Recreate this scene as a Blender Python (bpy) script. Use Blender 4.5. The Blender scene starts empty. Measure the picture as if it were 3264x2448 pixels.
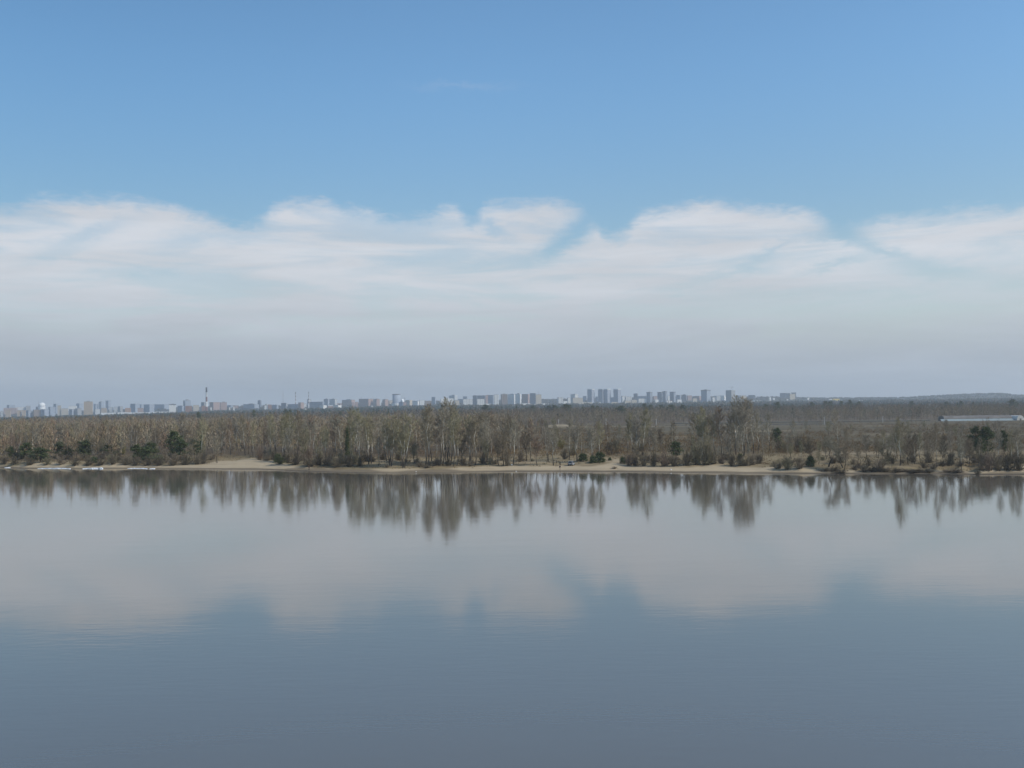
import bpy, bmesh, math, random
import numpy as np
from mathutils import Matrix, Vector, Euler

random.seed(7)
rng = np.random.default_rng(11)
scene = bpy.context.scene
C = scene.collection
R = math.radians

# ------------------------------------------------------------------ camera
FW, FH, FPX = 3264, 2448, 3173.3
CAM_H = 21.5
HORIZON, ROLL = 1306.0, 0.65
PITCH = math.degrees(math.atan((HORIZON - 1224) / FPX))
cam_d = bpy.data.cameras.new("camera")
cam = bpy.data.objects.new("camera", cam_d)
C.objects.link(cam)
cam.matrix_world = (Matrix.Translation((0, 0, CAM_H)) @ Matrix.Rotation(R(90 + PITCH), 4, 'X')
                    @ Matrix.Rotation(R(-ROLL), 4, 'Z'))
cam_d.sensor_width = 36.0
cam_d.lens = 35.0
cam_d.clip_start, cam_d.clip_end = 0.5, 40000
scene.camera = cam
CR = np.array(cam.matrix_world.to_3x3())


def ray(px, py):
    v = CR @ np.array([(px - FW / 2) / FPX, -(py - FH / 2) / FPX, -1.0])
    return v / np.linalg.norm(v)


def at(px, py, Y):
    """Point of the scene at northward distance Y that the photograph shows at (px, py)."""
    v = ray(px, py)
    k = Y / v[1]
    return np.array([v[0] * k, Y, CAM_H + v[2] * k])


def s_of(px):
    v = ray(px, 1300)
    return v[0] / v[1]


# ------------------------------------------------------------------ noise
def vnoise(x, y, seed=0):
    x = np.asarray(x, float); y = np.asarray(y, float)
    xi = np.floor(x).astype(np.int64); yi = np.floor(y).astype(np.int64)
    fx = x - xi; fy = y - yi
    fx = fx * fx * (3 - 2 * fx); fy = fy * fy * (3 - 2 * fy)

    def h(a, b):
        n = (a * 374761393 + b * 668265263 + seed * 974634521) & 0xFFFFFFFF
        n = ((n ^ (n >> 13)) * 1274126177) & 0xFFFFFFFF
        return ((n ^ (n >> 16)) & 0xFFFF) / 65535.0
    return ((h(xi, yi) * (1 - fx) + h(xi + 1, yi) * fx) * (1 - fy)
            + (h(xi, yi + 1) * (1 - fx) + h(xi + 1, yi + 1) * fx) * fy)


def fbm(x, y, seed=0, o=4):
    a, t, n = 0.5, 0.0, 0.0
    for i in range(o):
        t = t + a * vnoise(x * 2 ** i, y * 2 ** i, seed + i); n += a; a *= 0.5
    return t / n


def smooth(a, b, x):
    t = np.clip((np.asarray(x, float) - a) / (b - a), 0, 1)
    return t * t * (3 - 2 * t)


# ------------------------------------------------------------------ terrain
SHORE = [(-900, 1484), (-200, 1489), (0, 1491), (90, 1493), (230, 1494), (330, 1494), (420, 1493.5), (520, 1495),
         (700, 1495.5), (850, 1497), (985, 1502), (1110, 1506), (1250, 1508), (1400, 1507), (1550, 1504), (1785, 1503),
         (2000, 1504), (2080, 1505.5), (2300, 1508), (2450, 1509.5), (2600, 1510), (2800, 1512), (2920, 1510.5),
         (3000, 1511), (3100, 1513.5), (3264, 1513), (3500, 1515), (4200, 1518)]
_sh = []
for px_, py_ in SHORE:
    v = ray(px_, py_)
    k_ = -CAM_H / v[2]
    _sh.append((v[0] / v[1], v[1] * k_))
SH_S = np.array([a for a, b in _sh]); SH_Y = np.array([b for a, b in _sh])


def ysh(s):
    s = np.asarray(s, float)
    return np.interp(s, SH_S, SH_Y) + 3.0 * (fbm(s * 45, s * 0 + 3, 5, 3) - 0.5)


def _pxi(s, pts):
    return np.interp(1632 + FPX * np.asarray(s), [p[0] for p in pts], [p[1] for p in pts])


RIDGE = [(-600, 1318), (0, 1315), (300, 1311), (600, 1300), (800, 1296), (1000, 1294), (1200, 1284), (1500, 1279),
         (1700, 1276), (1900, 1273), (2100, 1269), (2300, 1267), (2500, 1268), (2600, 1271), (2700, 1270.5),
         (2800, 1270), (2890, 1269), (2950, 1265), (3010, 1262), (3115, 1257), (3190, 1256), (3215, 1258),
         (3240, 1262.5), (3264, 1262), (3400, 1265), (3900, 1270)]
RIDGE_Z = [(p, float(at(p, q, 7000)[2])) for p, q in RIDGE]
PONDS = [(2120, 2262, 1020, 1075), (2395, 2655, 1010, 1098)]


def G(x, y):
    x = np.asarray(x, float); y = np.asarray(y, float)
    s = x / np.maximum(y, 1.0)
    t = y - ysh(s)
    soft = np.interp(t, [-60, -6, 0, 3, 8, 12, 16, 30, 60, 120, 700], [-3, -.5, 0, .3, .8, 1.1, 1.5, 2.1, 2.7, 3.0, 3.2])
    cut = np.interp(t, [-60, -4, 0, 3, 5, 7.5, 12, 30, 60, 120, 700], [-3, -.6, 0, .35, .7, 1.6, 1.9, 2.3, 2.7, 3.0, 3.2])
    px = 1632 + FPX * s
    w = np.maximum(smooth(2380, 2560, px), 1 - smooth(330, 480, px))
    w = w * smooth(0.25, 0.6, fbm(s * 60, s * 0, 21, 2) + 0.15)
    z = soft * (1 - w) + cut * w
    z = z + smooth(12, 25, t) * (1 - smooth(900, 1200, y)) * 0.7 * (fbm(x / 14, y / 14, 3) - 0.5)
    z = z + smooth(8, 16, t) * (1 - smooth(60, 110, t)) * 0.8 * (fbm(x / 5, y / 9, 8) - 0.5)
    for a, b, c, d in PONDS:
        inside = smooth(a - 12, a + 8, px) * (1 - smooth(b - 8, b + 12, px)) * smooth(c - 8, c + 3, y) * (1 - smooth(d - 3, d + 4, y))
        z = z - inside * 0.9
    for a, b, r, h in ((1785, 985, 22, 3.2), (1519, 1080, 14, 3.0)):
        cx = s_of(a) * b
        z = z + h * np.exp(-(((x - cx) / r) ** 2 + ((y - b) / 14) ** 2))
    z2 = _pxi(s, [(0, 1.0), (600, 3), (1000, 5), (1600, 8), (3264, 9.5)])
    z35 = _pxi(s, [(0, 3), (700, 17), (1200, 24), (3264, 27)])
    zc = _pxi(s, [(0, 8), (400, 15), (700, 30), (900, 36), (1300, 47), (3264, 50)])
    zr = _pxi(s, RIDGE_Z)
    u = np.clip((y - 1200) / 900, 0, 1)
    z = z + u * u * (3 - 2 * u) * (z2)
    u = np.clip((y - 2100) / 1400, 0, 1); z = z + u * (z35 - z2 - 3)
    u = np.clip((y - 3500) / 1800, 0, 1); z = z + u * (zc - z35)
    u = np.clip((y - 5300) / 1700, 0, 1); z = z + u * u * (3 - 2 * u) * (zr - zc)
    z = z - np.clip((y - 7000) / 2000, 0, 1) * 12
    z = z + smooth(2500, 4000, y) * 3.0 * (fbm(x / 160, y / 400, 13) - 0.5)
    return z


def g1(x, y):
    return float(G(np.array([x]), np.array([y]))[0])


def ground_hit(px, py):
    """First point where the line of sight through (px, py) meets the ground."""
    v = ray(px, py)
    ys = np.concatenate([np.linspace(285, 520, 950), np.geomspace(520, 7000, 600)])
    k = ys / v[1]
    h = CAM_H + v[2] * k - G(v[0] * k, ys)
    i = int(np.argmax(h <= 0)) if (h <= 0).any() else len(ys) - 1
    return v[0] * k[i], ys[i], g1(v[0] * k[i], ys[i])


def on_ground(px, y):
    s = s_of(px)
    return s * y, y, g1(s * y, y)


# ------------------------------------------------------------------ object helpers
def tag(o, label=None, cat=None, group=None, kind=None):
    if label: o["label"] = label
    if cat: o["category"] = cat
    if group: o["group"] = group
    if kind: o["kind"] = kind
    return o


class MB:
    def __init__(self):
        self.v, self.f, self.m, self.c = [], [], [], []

    def face(self, pts, mi=0):
        b = len(self.v)
        self.v.extend([tuple(map(float, p)) for p in pts])
        self.f.append(tuple(range(b, b + len(pts)))); self.m.append(mi)

    def box(self, x0, x1, y0, y1, z0, z1, mi=0, rot=0.0, org=(0, 0)):
        b = len(self.v)
        c, s = math.cos(rot), math.sin(rot)
        for x, y, z in ((x0, y0, z0), (x1, y0, z0), (x1, y1, z0), (x0, y1, z0), (x0, y0, z1), (x1, y0, z1), (x1, y1, z1), (x0, y1, z1)):
            self.v.append((org[0] + x * c - y * s, org[1] + x * s + y * c, z))
        for q in ((0, 3, 2, 1), (4, 5, 6, 7), (0, 1, 5, 4), (1, 2, 6, 5), (2, 3, 7, 6), (3, 0, 4, 7)):
            self.f.append(tuple(b + i for i in q)); self.m.append(mi)

    def tube(self, pts, rads, n=4, mi=0, cap=True):
        pts = [Vector(p) for p in pts]
        b0 = len(self.v)
        for i, p in enumerate(pts):
            d = (pts[min(i + 1, len(pts) - 1)] - pts[max(i - 1, 0)])
            if d.length < 1e-6: d = Vector((0, 0, 1))
            d.normalize()
            a = d.orthogonal().normalized() if abs(d.z) < 0.9 else Vector((1, 0, 0)) - d * d.x
            a.normalize()
            e = d.cross(a)
            for k in range(n):
                q = p + (a * math.cos(2 * math.pi * k / n) + e * math.sin(2 * math.pi * k / n)) * rads[i]
                self.v.append((q.x, q.y, q.z))
        for i in range(len(pts) - 1):
            for k in range(n):
                a_, b_ = b0 + i * n + k, b0 + i * n + (k + 1) % n
                self.f.append((a_, b_, b_ + n, a_ + n)); self.m.append(mi)
        if cap:
            self.f.append(tuple(b0 + (len(pts) - 1) * n + k for k in range(n))); self.m.append(mi)
            self.f.append(tuple(b0 + n - 1 - k for k in range(n))); self.m.append(mi)

    def lathe(self, prof, n=20, mi=0, org=(0, 0, 0)):
        b = len(self.v)
        for r, z in prof:
            for k in range(n):
                a = 2 * math.pi * k / n
                self.v.append((org[0] + r * math.cos(a), org[1] + r * math.sin(a), org[2] + z))
        for i in range(len(prof) - 1):
            for k in range(n):
                self.f.append((b + i * n + k, b + i * n + (k + 1) % n, b + (i + 1) * n + (k + 1) % n, b + (i + 1) * n + k)); self.m.append(mi)
        self.f.append(tuple(b + (len(prof) - 1) * n + k for k in range(n))); self.m.append(mi)

    def mesh(self, name, mats):
        me = bpy.data.meshes.new(name)
        me.from_pydata(self.v, [], self.f)
        for m in (mats if isinstance(mats, (list, tuple)) else [mats]):
            me.materials.append(m)
        if any(self.m): me.polygons.foreach_set("material_index", self.m)
        me.update()
        return me

    def build(self, name, mats, parent=None, smooth_=False):
        me = self.mesh(name, mats)
        if smooth_: me.polygons.foreach_set("use_smooth", [True] * len(me.polygons))
        o = bpy.data.objects.new(name, me)
        C.objects.link(o)
        if parent: o.parent = parent
        return o


def empty(name, loc, rz=0.0, sc=1.0):
    o = bpy.data.objects.new(name, None)
    C.objects.link(o)
    o.empty_display_size = 0.5
    o.location = loc
    o.rotation_euler = (0, 0, rz)
    o.scale = (sc, sc, sc) if isinstance(sc, (int, float)) else sc
    return o


def link_obj(name, me, parent=None):
    o = bpy.data.objects.new(name, me)
    C.objects.link(o)
    if parent: o.parent = parent
    return o


# ------------------------------------------------------------------ materials
class NT:
    """Small node-graph writer."""
    def __init__(self, tree):
        self.t = tree; self.n = tree.nodes; self.l = tree.links
        self.n.clear()

    def node(self, kind, **kw):
        nd = self.n.new(kind)
        for k, v in kw.items(): setattr(nd, k, v)
        return nd

    def put(self, sock, v):
        if isinstance(v, bpy.types.NodeSocket): self.l.new(v, sock)
        elif v is not None: sock.default_value = v

    def math(self, op, a, b=None, c=None, clamp=False):
        nd = self.node("ShaderNodeMath", operation=op, use_clamp=clamp)
        self.put(nd.inputs[0], a)
        if b is not None: self.put(nd.inputs[1], b)
        if c is not None: self.put(nd.inputs[2], c)
        return nd.outputs[0]

    def sstep(self, x, a, b, lo=0.0, hi=1.0):
        nd = self.node("ShaderNodeMapRange", interpolation_type='SMOOTHSTEP')
        self.put(nd.inputs["Value"], x)
        nd.inputs["From Min"].default_value = a; nd.inputs["From Max"].default_value = b
        nd.inputs["To Min"].default_value = lo; nd.inputs["To Max"].default_value = hi
        return nd.outputs[0]

    def mix(self, f, a, b, blend='MIX'):
        nd = self.node("ShaderNodeMix", data_type='RGBA', blend_type=blend)
        self.put(nd.inputs[0], f)
        self.put(nd.inputs[6], a if isinstance(a, bpy.types.NodeSocket) else (*a, 1))
        self.put(nd.inputs[7], b if isinstance(b, bpy.types.NodeSocket) else (*b, 1))
        return nd.outputs[2]

    def vec(self, x, y, z=0.0):
        nd = self.node("ShaderNodeCombineXYZ")
        for i, v in enumerate((x, y, z)): self.put(nd.inputs[i], v)
        return nd.outputs[0]

    def noise(self, vec, scale, detail=4, rough=0.55, dist=0.0):
        nd = self.node("ShaderNodeTexNoise")
        self.put(nd.inputs["Vector"], vec)
        nd.inputs["Scale"].default_value = scale; nd.inputs["Detail"].default_value = detail
        nd.inputs["Roughness"].default_value = rough; nd.inputs["Distortion"].default_value = dist
        return nd.outputs["Fac"]

    def sep(self, v):
        nd = self.node("ShaderNodeSeparateXYZ"); self.put(nd.inputs[0], v)
        return nd.outputs

    def mapping(self, v, scale=(1, 1, 1), rot=(0, 0, 0)):
        nd = self.node("ShaderNodeMapping"); self.put(nd.inputs[0], v)
        nd.inputs["Scale"].default_value = scale; nd.inputs["Rotation"].default_value = rot
        return nd.outputs[0]


def material(name, fn, rough=0.9, spec=0.2):
    m = bpy.data.materials.new(name); m.use_nodes = True
    t = NT(m.node_tree)
    out = t.node("ShaderNodeOutputMaterial")
    b = t.node("ShaderNodeBsdfPrincipled")
    b.inputs["Roughness"].default_value = rough
    b.inputs["Specular IOR Level"].default_value = spec
    t.l.new(b.outputs[0], out.inputs[0])
    col = fn(t, b)
    if col is not None: t.put(b.inputs["Base Color"], col if isinstance(col, bpy.types.NodeSocket) else (*col, 1))
    return m


def plain(name, col, var=0.12, scale=1.0, rough=0.85, spec=0.2):
    def fn(t, b):
        tc = t.node("ShaderNodeTexCoord").outputs["Object"]
        n = t.noise(tc, scale, 3)
        return t.mix(t.sstep(n, 0.3, 0.7), tuple(c * (1 - var) for c in col), tuple(min(1, c * (1 + var)) for c in col))
    return material(name, fn, rough, spec)


def m_ground(t, b):
    geo = t.node("ShaderNodeNewGeometry").outputs["Position"]
    sand = t.node("ShaderNodeAttribute", attribute_name="sand").outputs["Fac"]
    wet = t.node("ShaderNodeAttribute", attribute_name="wet").outputs["Fac"]
    wood = t.node("ShaderNodeAttribute", attribute_name="wood").outputs["Fac"]
    far = t.node("ShaderNodeAttribute", attribute_name="far").outputs["Fac"]
    weed = t.node("ShaderNodeAttribute", attribute_name="weed").outputs["Fac"]
    n1 = t.noise(geo, 0.035, 6, 0.65)
    n2 = t.noise(geo, 0.45, 5, 0.6)
    n3 = t.noise(t.mapping(geo, (0.06, 0.3, 1)), 1.0, 4)
    grass = t.mix(t.sstep(n1, 0.35, 0.65), (0.17, 0.125, 0.07), (0.26, 0.20, 0.115))
    grass = t.mix(t.sstep(n2, 0.5, 0.75, 0, 0.7), grass, (0.12, 0.115, 0.045))
    grass = t.mix(t.sstep(n3, 0.55, 0.72, 0, 0.6), grass, (0.30, 0.235, 0.15))
    litter = t.mix(n2, (0.07, 0.05, 0.03), (0.15, 0.11, 0.065))
    weeds = t.mix(t.sstep(n1, 0.38, 0.62), (0.075, 0.06, 0.033), (0.125, 0.098, 0.055))
    weeds = t.mix(t.sstep(n3, 0.55, 0.7, 0, 0.5), weeds, (0.20, 0.155, 0.10))
    c = t.mix(weed, grass, weeds)
    c = t.mix(wood, c, litter)
    sc = t.mix(n2, (0.36, 0.28, 0.18), (0.45, 0.36, 0.24))
    sc = t.mix(t.sstep(n3, 0.5, 0.7, 0, 0.45), sc, (0.25, 0.195, 0.13))
    sc = t.mix(t.sstep(wet, 0.0, 0.6), sc, (0.19, 0.15, 0.10))
    sc = t.mix(t.sstep(wet, 0.65, 1.0), sc, (0.075, 0.06, 0.045))
    c = t.mix(sand, c, sc)
    fc = t.mix(t.sstep(t.noise(geo, 0.008, 6, 0.7), 0.4, 0.62), (0.03, 0.036, 0.026), (0.07, 0.065, 0.05))
    return t.mix(far, c, fc)


def m_trunk(dark, pale, top, d0=0.10, d1=0.30):
    def fn(t, b):
        tc = t.node("ShaderNodeTexCoord")
        z = t.sep(tc.outputs["Generated"])[2]
        n = t.noise(t.mapping(tc.outputs["Object"], (1, 1, 0.35)), 2.2, 4, 0.7)
        zz = t.math('ADD', z, t.math('MULTIPLY', t.math('SUBTRACT', n, 0.5), 0.25))
        c = t.mix(t.sstep(zz, d0, d1), dark, pale)
        c = t.mix(t.sstep(n, 0.56, 0.66, 0, 0.75), c, dark)
        return t.mix(t.sstep(zz, 0.62, 0.9), c, top)
    return fn


def m_objcol(t, b):
    oi = t.node("ShaderNodeObjectInfo")
    tc = t.node("ShaderNodeTexCoord").outputs["Object"]
    n = t.noise(tc, 0.6, 3)
    return t.mix(t.sstep(n, 0.3, 0.7), t.mix(1.0, oi.outputs["Color"], (0.7, 0.7, 0.7), 'MULTIPLY'),
                 t.mix(1.0, oi.outputs["Color"], (1.25, 1.25, 1.25), 'MULTIPLY'))


def m_vcol(t, b):
    return t.node("ShaderNodeAttribute", attribute_name="tint").outputs["Color"]


def m_needle(t, b):
    oi = t.node("ShaderNodeObjectInfo")
    n = t.noise(t.node("ShaderNodeTexCoord").outputs["Object"], 1.1, 4)
    c = t.mix(t.sstep(n, 0.35, 0.68), (0.036, 0.052, 0.018), (0.105, 0.125, 0.042))
    return t.mix(t.math('MULTIPLY', oi.outputs["Random"], 0.4), c, (0.05, 0.065, 0.025))


M = {}
M['ground'] = material("ground_earth", m_ground, 0.95, 0.1)
M['birch_bark'] = material("birch_bark", m_trunk((0.045, 0.038, 0.032), (0.60, 0.56, 0.48), (0.32, 0.28, 0.22), .15, .40), 0.8)
M['dark_bark'] = material("dark_bark", m_trunk((0.035, 0.028, 0.022), (0.12, 0.095, 0.07), (0.17, 0.13, 0.09)), 0.9)
M['pine_bark'] = plain("pine_bark", (0.14, 0.08, 0.045), 0.3, 2)
M['twig'] = material("twigs", m_objcol, 0.9, 0.1)
M['needle'] = material("needles", m_needle, 0.7, 0.2)
M['tint'] = material("tinted_vegetation", m_vcol, 0.95, 0.05)


def m_wall(col, win=0.45, stripe=0.0, var=0.06):
    """Facade: rows of windows with a solid pier between them, plain band under the roof."""
    def fn(t, b):
        tc = t.node("ShaderNodeTexCoord").outputs["Object"]
        nrm = t.sep(t.node("ShaderNodeTexCoord").outputs["Normal"])
        x, y, z = t.sep(tc)
        face = t.math('GREATER_THAN', t.math('ABSOLUTE', nrm[0]), 0.5)
        u = t.math('ADD', t.math('MULTIPLY', face, y), t.math('MULTIPLY', t.math('SUBTRACT', 1.0, face), x))
        fu = t.math('FRACT', t.math('DIVIDE', u, 3.4)); fv = t.math('FRACT', t.math('DIVIDE', z, 3.0))
        w = t.math('MULTIPLY', t.math('GREATER_THAN', fu, 0.5), t.math('GREATER_THAN', fv, 0.5))
        up = t.math('LESS_THAN', t.math('ABSOLUTE', nrm[2]), 0.5)
        w = t.math('MULTIPLY', w, up)
        n = t.noise(tc, 0.08, 3)
        c = t.mix(n, tuple(k * (1 - var) for k in col), tuple(min(1, k * (1 + var)) for k in col))
        if stripe:
            st = t.math('MULTIPLY', t.math('LESS_THAN', t.math('FRACT', t.math('DIVIDE', u, stripe)), 0.42), up)
            c = t.mix(st, c, tuple(k * 0.42 for k in col))
        return t.mix(w, c, tuple(k * win for k in col))
    return fn


WALL = {}
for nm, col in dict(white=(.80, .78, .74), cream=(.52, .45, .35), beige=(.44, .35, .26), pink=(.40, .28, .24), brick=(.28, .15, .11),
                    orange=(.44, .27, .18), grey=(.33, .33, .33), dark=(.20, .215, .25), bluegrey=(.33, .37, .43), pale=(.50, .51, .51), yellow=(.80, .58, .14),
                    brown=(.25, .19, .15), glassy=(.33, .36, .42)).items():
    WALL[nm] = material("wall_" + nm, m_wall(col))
    WALL[nm + '_s'] = material("striped_wall_" + nm, m_wall(col, stripe=9.0))
M['roof_dark'] = plain("roof_dark", (0.13, 0.13, 0.14), 0.15, 0.2)
M['roof_pale'] = plain("roof_pale", (0.7, 0.7, 0.68), 0.05, 0.2)
M['roof_rust'] = plain("roof_rust", (0.32, 0.16, 0.11), 0.15, 0.2)
M['white_paint'] = plain("white_paint", (0.8, 0.79, 0.77), 0.04, 0.3)
M['steel'] = plain("steel", (0.26, 0.24, 0.24), 0.1, 0.5, 0.6)
M['concrete'] = plain("concrete", (0.52, 0.50, 0.46), 0.1, 0.7)


def m_bands(stops):
    def fn(t, b):
        z = t.sep(t.node("ShaderNodeTexCoord").outputs["Generated"])[2]
        r = t.node("ShaderNodeValToRGB"); r.color_ramp.interpolation = 'CONSTANT'
        el = r.color_ramp.elements
        el[0].position = 0; el[0].color = (*stops[0][1], 1)
        el[1].position = stops[1][0]; el[1].color = (*stops[1][1], 1)
        for p, c in stops[2:]:
            e = el.new(p); e.color = (*c, 1)
        t.put(r.inputs[0], z)
        return r.outputs[0]
    return fn


RED, WHT, SOOT = (0.20, 0.085, 0.075), (0.80, 0.78, 0.76), (0.09, 0.075, 0.075)

# ================================================================== GROUND AND WATER
sv = np.concatenate([np.linspace(-1.0, -0.57, 40)[:-1], np.linspace(-0.57, 0.57, 460), np.linspace(0.57, 1.0, 40)[1:]])
tv = [-60, -25, -10, -5, -3, -2, -1.2, -.6, 0, .5, 1, 1.7, 2.4, 3.2, 4, 5, 6, 7, 8, 9, 10.5, 12, 13.5, 15, 17, 19, 21.5, 24, 27, 30]
while tv[-1] < 9000: tv.append(tv[-1] * 1.042 + 1.6)
tv = np.array(tv)
SS, TT = np.meshgrid(sv, tv)
YY = np.minimum(ysh(SS) + TT, 9000 + SS * 0); XX = SS * YY
ZZ = G(XX, YY)
nr, nc = SS.shape
idx = np.arange(nr * nc).reshape(nr, nc)
faces = np.stack([idx[:-1, :-1], idx[:-1, 1:], idx[1:, 1:], idx[1:, :-1]], -1).reshape(-1, 4)
me = bpy.data.meshes.new("ground")
me.from_pydata(np.stack([XX, YY, ZZ], -1).reshape(-1, 3).tolist(), [], faces.tolist())
me.polygons.foreach_set("use_smooth", [True] * len(me.polygons))
PXX = 1632 + FPX * SS
nz = fbm(XX / 9, YY / 16, 31)
# width of bare sand behind the waterline, metres, by place along the shore
SANDW = [(-300, 6), (60, 5), (120, 11), (200, 9), (300, 4), (350, 9), (430, 7), (520, 9), (640, 12), (720, 30), (800, 40), (870, 28), (920, 12), (1000, 9),
         (1080, 7), (1150, 9), (1250, 9), (1400, 10), (1480, 10), (1600, 12), (1800, 13), (1900, 15), (1960, 22), (2010, 12), (2200, 11),
         (2280, 15), (2420, 11), (2520, 8), (2600, 5), (2660, 3.5), (2740, 6), (2800, 3), (2900, 5), (2990, 6), (3060, 5), (3110, 4), (3140, 9), (3264, 10), (3600, 9)]
sw = np.interp(PXX, [p for p, q in SANDW], [q for p, q in SANDW])
sand = 1 - smooth(0.8, 1.25, TT / (sw * (0.6 + 0.8 * nz)))
# pale tracks and blown sand further inland
for a, b, rx, ry, k in ((1960, 372, 4, 14, .9), (1900, 366, 18, 3, .6), (1785, 990, 26, 16, 1), (1519, 1085, 16, 12, 1), (2060, 1000, 60, 14, .7), (2500, 1000, 40, 7, .7),
                        (2790, 900, 50, 10, .6), (2420, 760, 30, 14, .5), (2190, 640, 20, 14, .6), (2700, 392, 16, 8, .5), (2760, 400, 22, 10, .45), (1700, 372, 26, 5, .5), (1330, 385, 30, 8, .4),
                        (2990, 400, 24, 6, .4), (2860, 640, 30, 14, .4)):
    cx = s_of(a) * b
    sand = np.maximum(sand, k * np.exp(-(((XX - cx) / rx) ** 2 + ((YY - b) / ry) ** 2)) * smooth(0.25, 0.6, nz + 0.15))
mid_ = smooth(880, 980, PXX) * (1 - smooth(1420, 1520, PXX))
wet = np.maximum(0.62 * (1 - smooth(2.0, 4.5 + 7 * mid_, TT + (3 + 9 * mid_) * (nz - 0.5))), 1 - smooth(0.5, 1.5, TT + 2.2 * (fbm(XX / 30, YY / 30, 77, 2) - 0.5)))
wood = smooth(45, 75, TT) * (1 - smooth(1500, 1720, PXX + 160 * (nz - .5))) + smooth(1150, 1250, YY)
wood = np.clip(np.maximum(wood, smooth(12, 22, TT) * (1 - smooth(640, 700, PXX)) * .7), 0, 1)
for nm, val in (("sand", sand), ("wet", wet), ("wood", wood), ("far", smooth(2300, 2900, YY)), ("weed", smooth(50, 130, TT))):
    a_ = me.attributes.new(nm, 'FLOAT', 'POINT')
    a_.data.foreach_set("value", np.clip(val, 0, 1).reshape(-1).astype(np.float32))
me.materials.append(M['ground'])
tag(link_obj("ground", me), "low sandy river bank and flood plain rising to wooded hills", None, None, "structure")


def m_water(t, b):
    geo = t.node("ShaderNodeNewGeometry").outputs["Position"]
    b.inputs["Roughness"].default_value = WATER_ROUGH
    b.inputs["IOR"].default_value = 1.68
    b.inputs["Specular IOR Level"].default_value = 0.5
    n1 = t.noise(t.mapping(geo, (0.35, 1.25, 1), (0, 0, R(6))), 1.0, 3, 0.55)
    n2 = t.noise(t.mapping(geo, (0.05, 0.16, 1), (0, 0, R(-5))), 1.0, 3, 0.5)
    n3 = t.noise(t.mapping(geo, (0.004, 0.02, 1), (0, 0, R(-3))), 1.0, 3, 0.5)
    amp = t.sstep(n3, 0.35, 0.65, 0.55, 1.3)
    h = t.math('ADD', t.math('MULTIPLY', t.math('MULTIPLY', n1, amp), 0.055), t.math('MULTIPLY', n2, 0.10))
    bp = t.node("ShaderNodeBump")
    bp.inputs["Strength"].default_value = WATER_BUMP; bp.inputs["Distance"].default_value = 1.0
    t.put(bp.inputs["Height"], h); t.l.new(bp.outputs[0], b.inputs["Normal"])
    return t.mix(t.sstep(n3, 0.3, 0.7), WATER_A, WATER_B)


WATER_ROUGH, WATER_BUMP = 0.052, 0.14
WATER_A, WATER_B = (0.120, 0.104, 0.080), (0.129, 0.112, 0.087)
M['water'] = material("river_water", m_water)
wm = MB(); wm.face([(-1200, -300, 0), (1200, -300, 0), (1200, 470, 0), (-1200, 470, 0)])
tag(wm.build("river", M['water']), "calm wide river mirroring the sky and trees", None, None, "structure")
for a, b, c, d in PONDS:
    p = MB(); sa, sb = s_of(a - 6), s_of(b + 6)
    p.face([(sa * c, c - 2, 2.75), (sb * c, c - 2, 2.75), (sb * d, d, 2.75), (sa * d, d, 2.75)])
    tag(p.build("pond", M['water']), "narrow blue backwater lying in the brown field", None, None, "structure")
# road on a low embankment behind the ponds
EB = [(2150, 1120), (2300, 1122), (2420, 1124), (2560, 1124), (2700, 1125), (2860, 1130), (2960, 1140)]
rb, bk = MB(), MB()
for (a, ya), (b, yb) in zip(EB[:-1], EB[1:]):
    xa, xb = s_of(a) * ya, s_of(b) * yb
    top = 4.9
    bk.face([(xa, ya - 9, 1.8), (xb, yb - 9, 1.8), (xb, yb, top), (xa, ya, top)])
    rb.face([(xa, ya, top), (xb, yb, top), (xb, yb + 6, top), (xa, ya + 6, top)])
    bk.face([(xa, ya + 6, top), (xb, yb + 6, top), (xb, yb + 18, 2.5), (xa, ya + 18, 2.5)])
M['dark_turf'] = plain("dark_turf", (0.055, 0.05, 0.035), 0.3, 0.3)
M['pale_road'] = plain("pale_road", (0.42, 0.36, 0.28), 0.1, 0.2)
tag(bk.build("embankment", M['dark_turf']), "dark turf embankment behind the ponds", None, None, "structure")
tag(rb.build("road", M['pale_road']), "pale dirt road along the embankment top", None, None, "structure")

# ================================================================== TREE MESHES
rr = random.Random(5)


def twig(mb, p, d, L, w):
    """One slender tapering twig with three faces."""
    d = d.normalized()
    a = d.orthogonal().normalized()
    a = Matrix.Rotation(rr.uniform(0, 6.28), 3, d) @ a
    e = d.cross(a)
    mid = p + d * L * 0.5 + Vector((rr.gauss(0, .06), rr.gauss(0, .06), rr.gauss(0, .04))) * L
    b = len(mb.v)
    tip = mid + (d + Vector((rr.gauss(0, .2), rr.gauss(0, .2), rr.gauss(0, .2)))).normalized() * L * 0.5
    for q in (p + a * w, p - a * w * .5 + e * w * .87, p - a * w * .5 - e * w * .87, tip):
        mb.v.append((q.x, q.y, q.z))
    for q in ((0, 1, 3), (1, 2, 3), (2, 0, 3)):
        mb.f.append(tuple(b + i for i in q)); mb.m.append(0)


def path_at(pts, u):
    k = u * (len(pts) - 1); i = min(int(k), len(pts) - 2)
    return pts[i].lerp(pts[i + 1], k - i), (pts[i + 1] - pts[i]).normalized()


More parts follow.
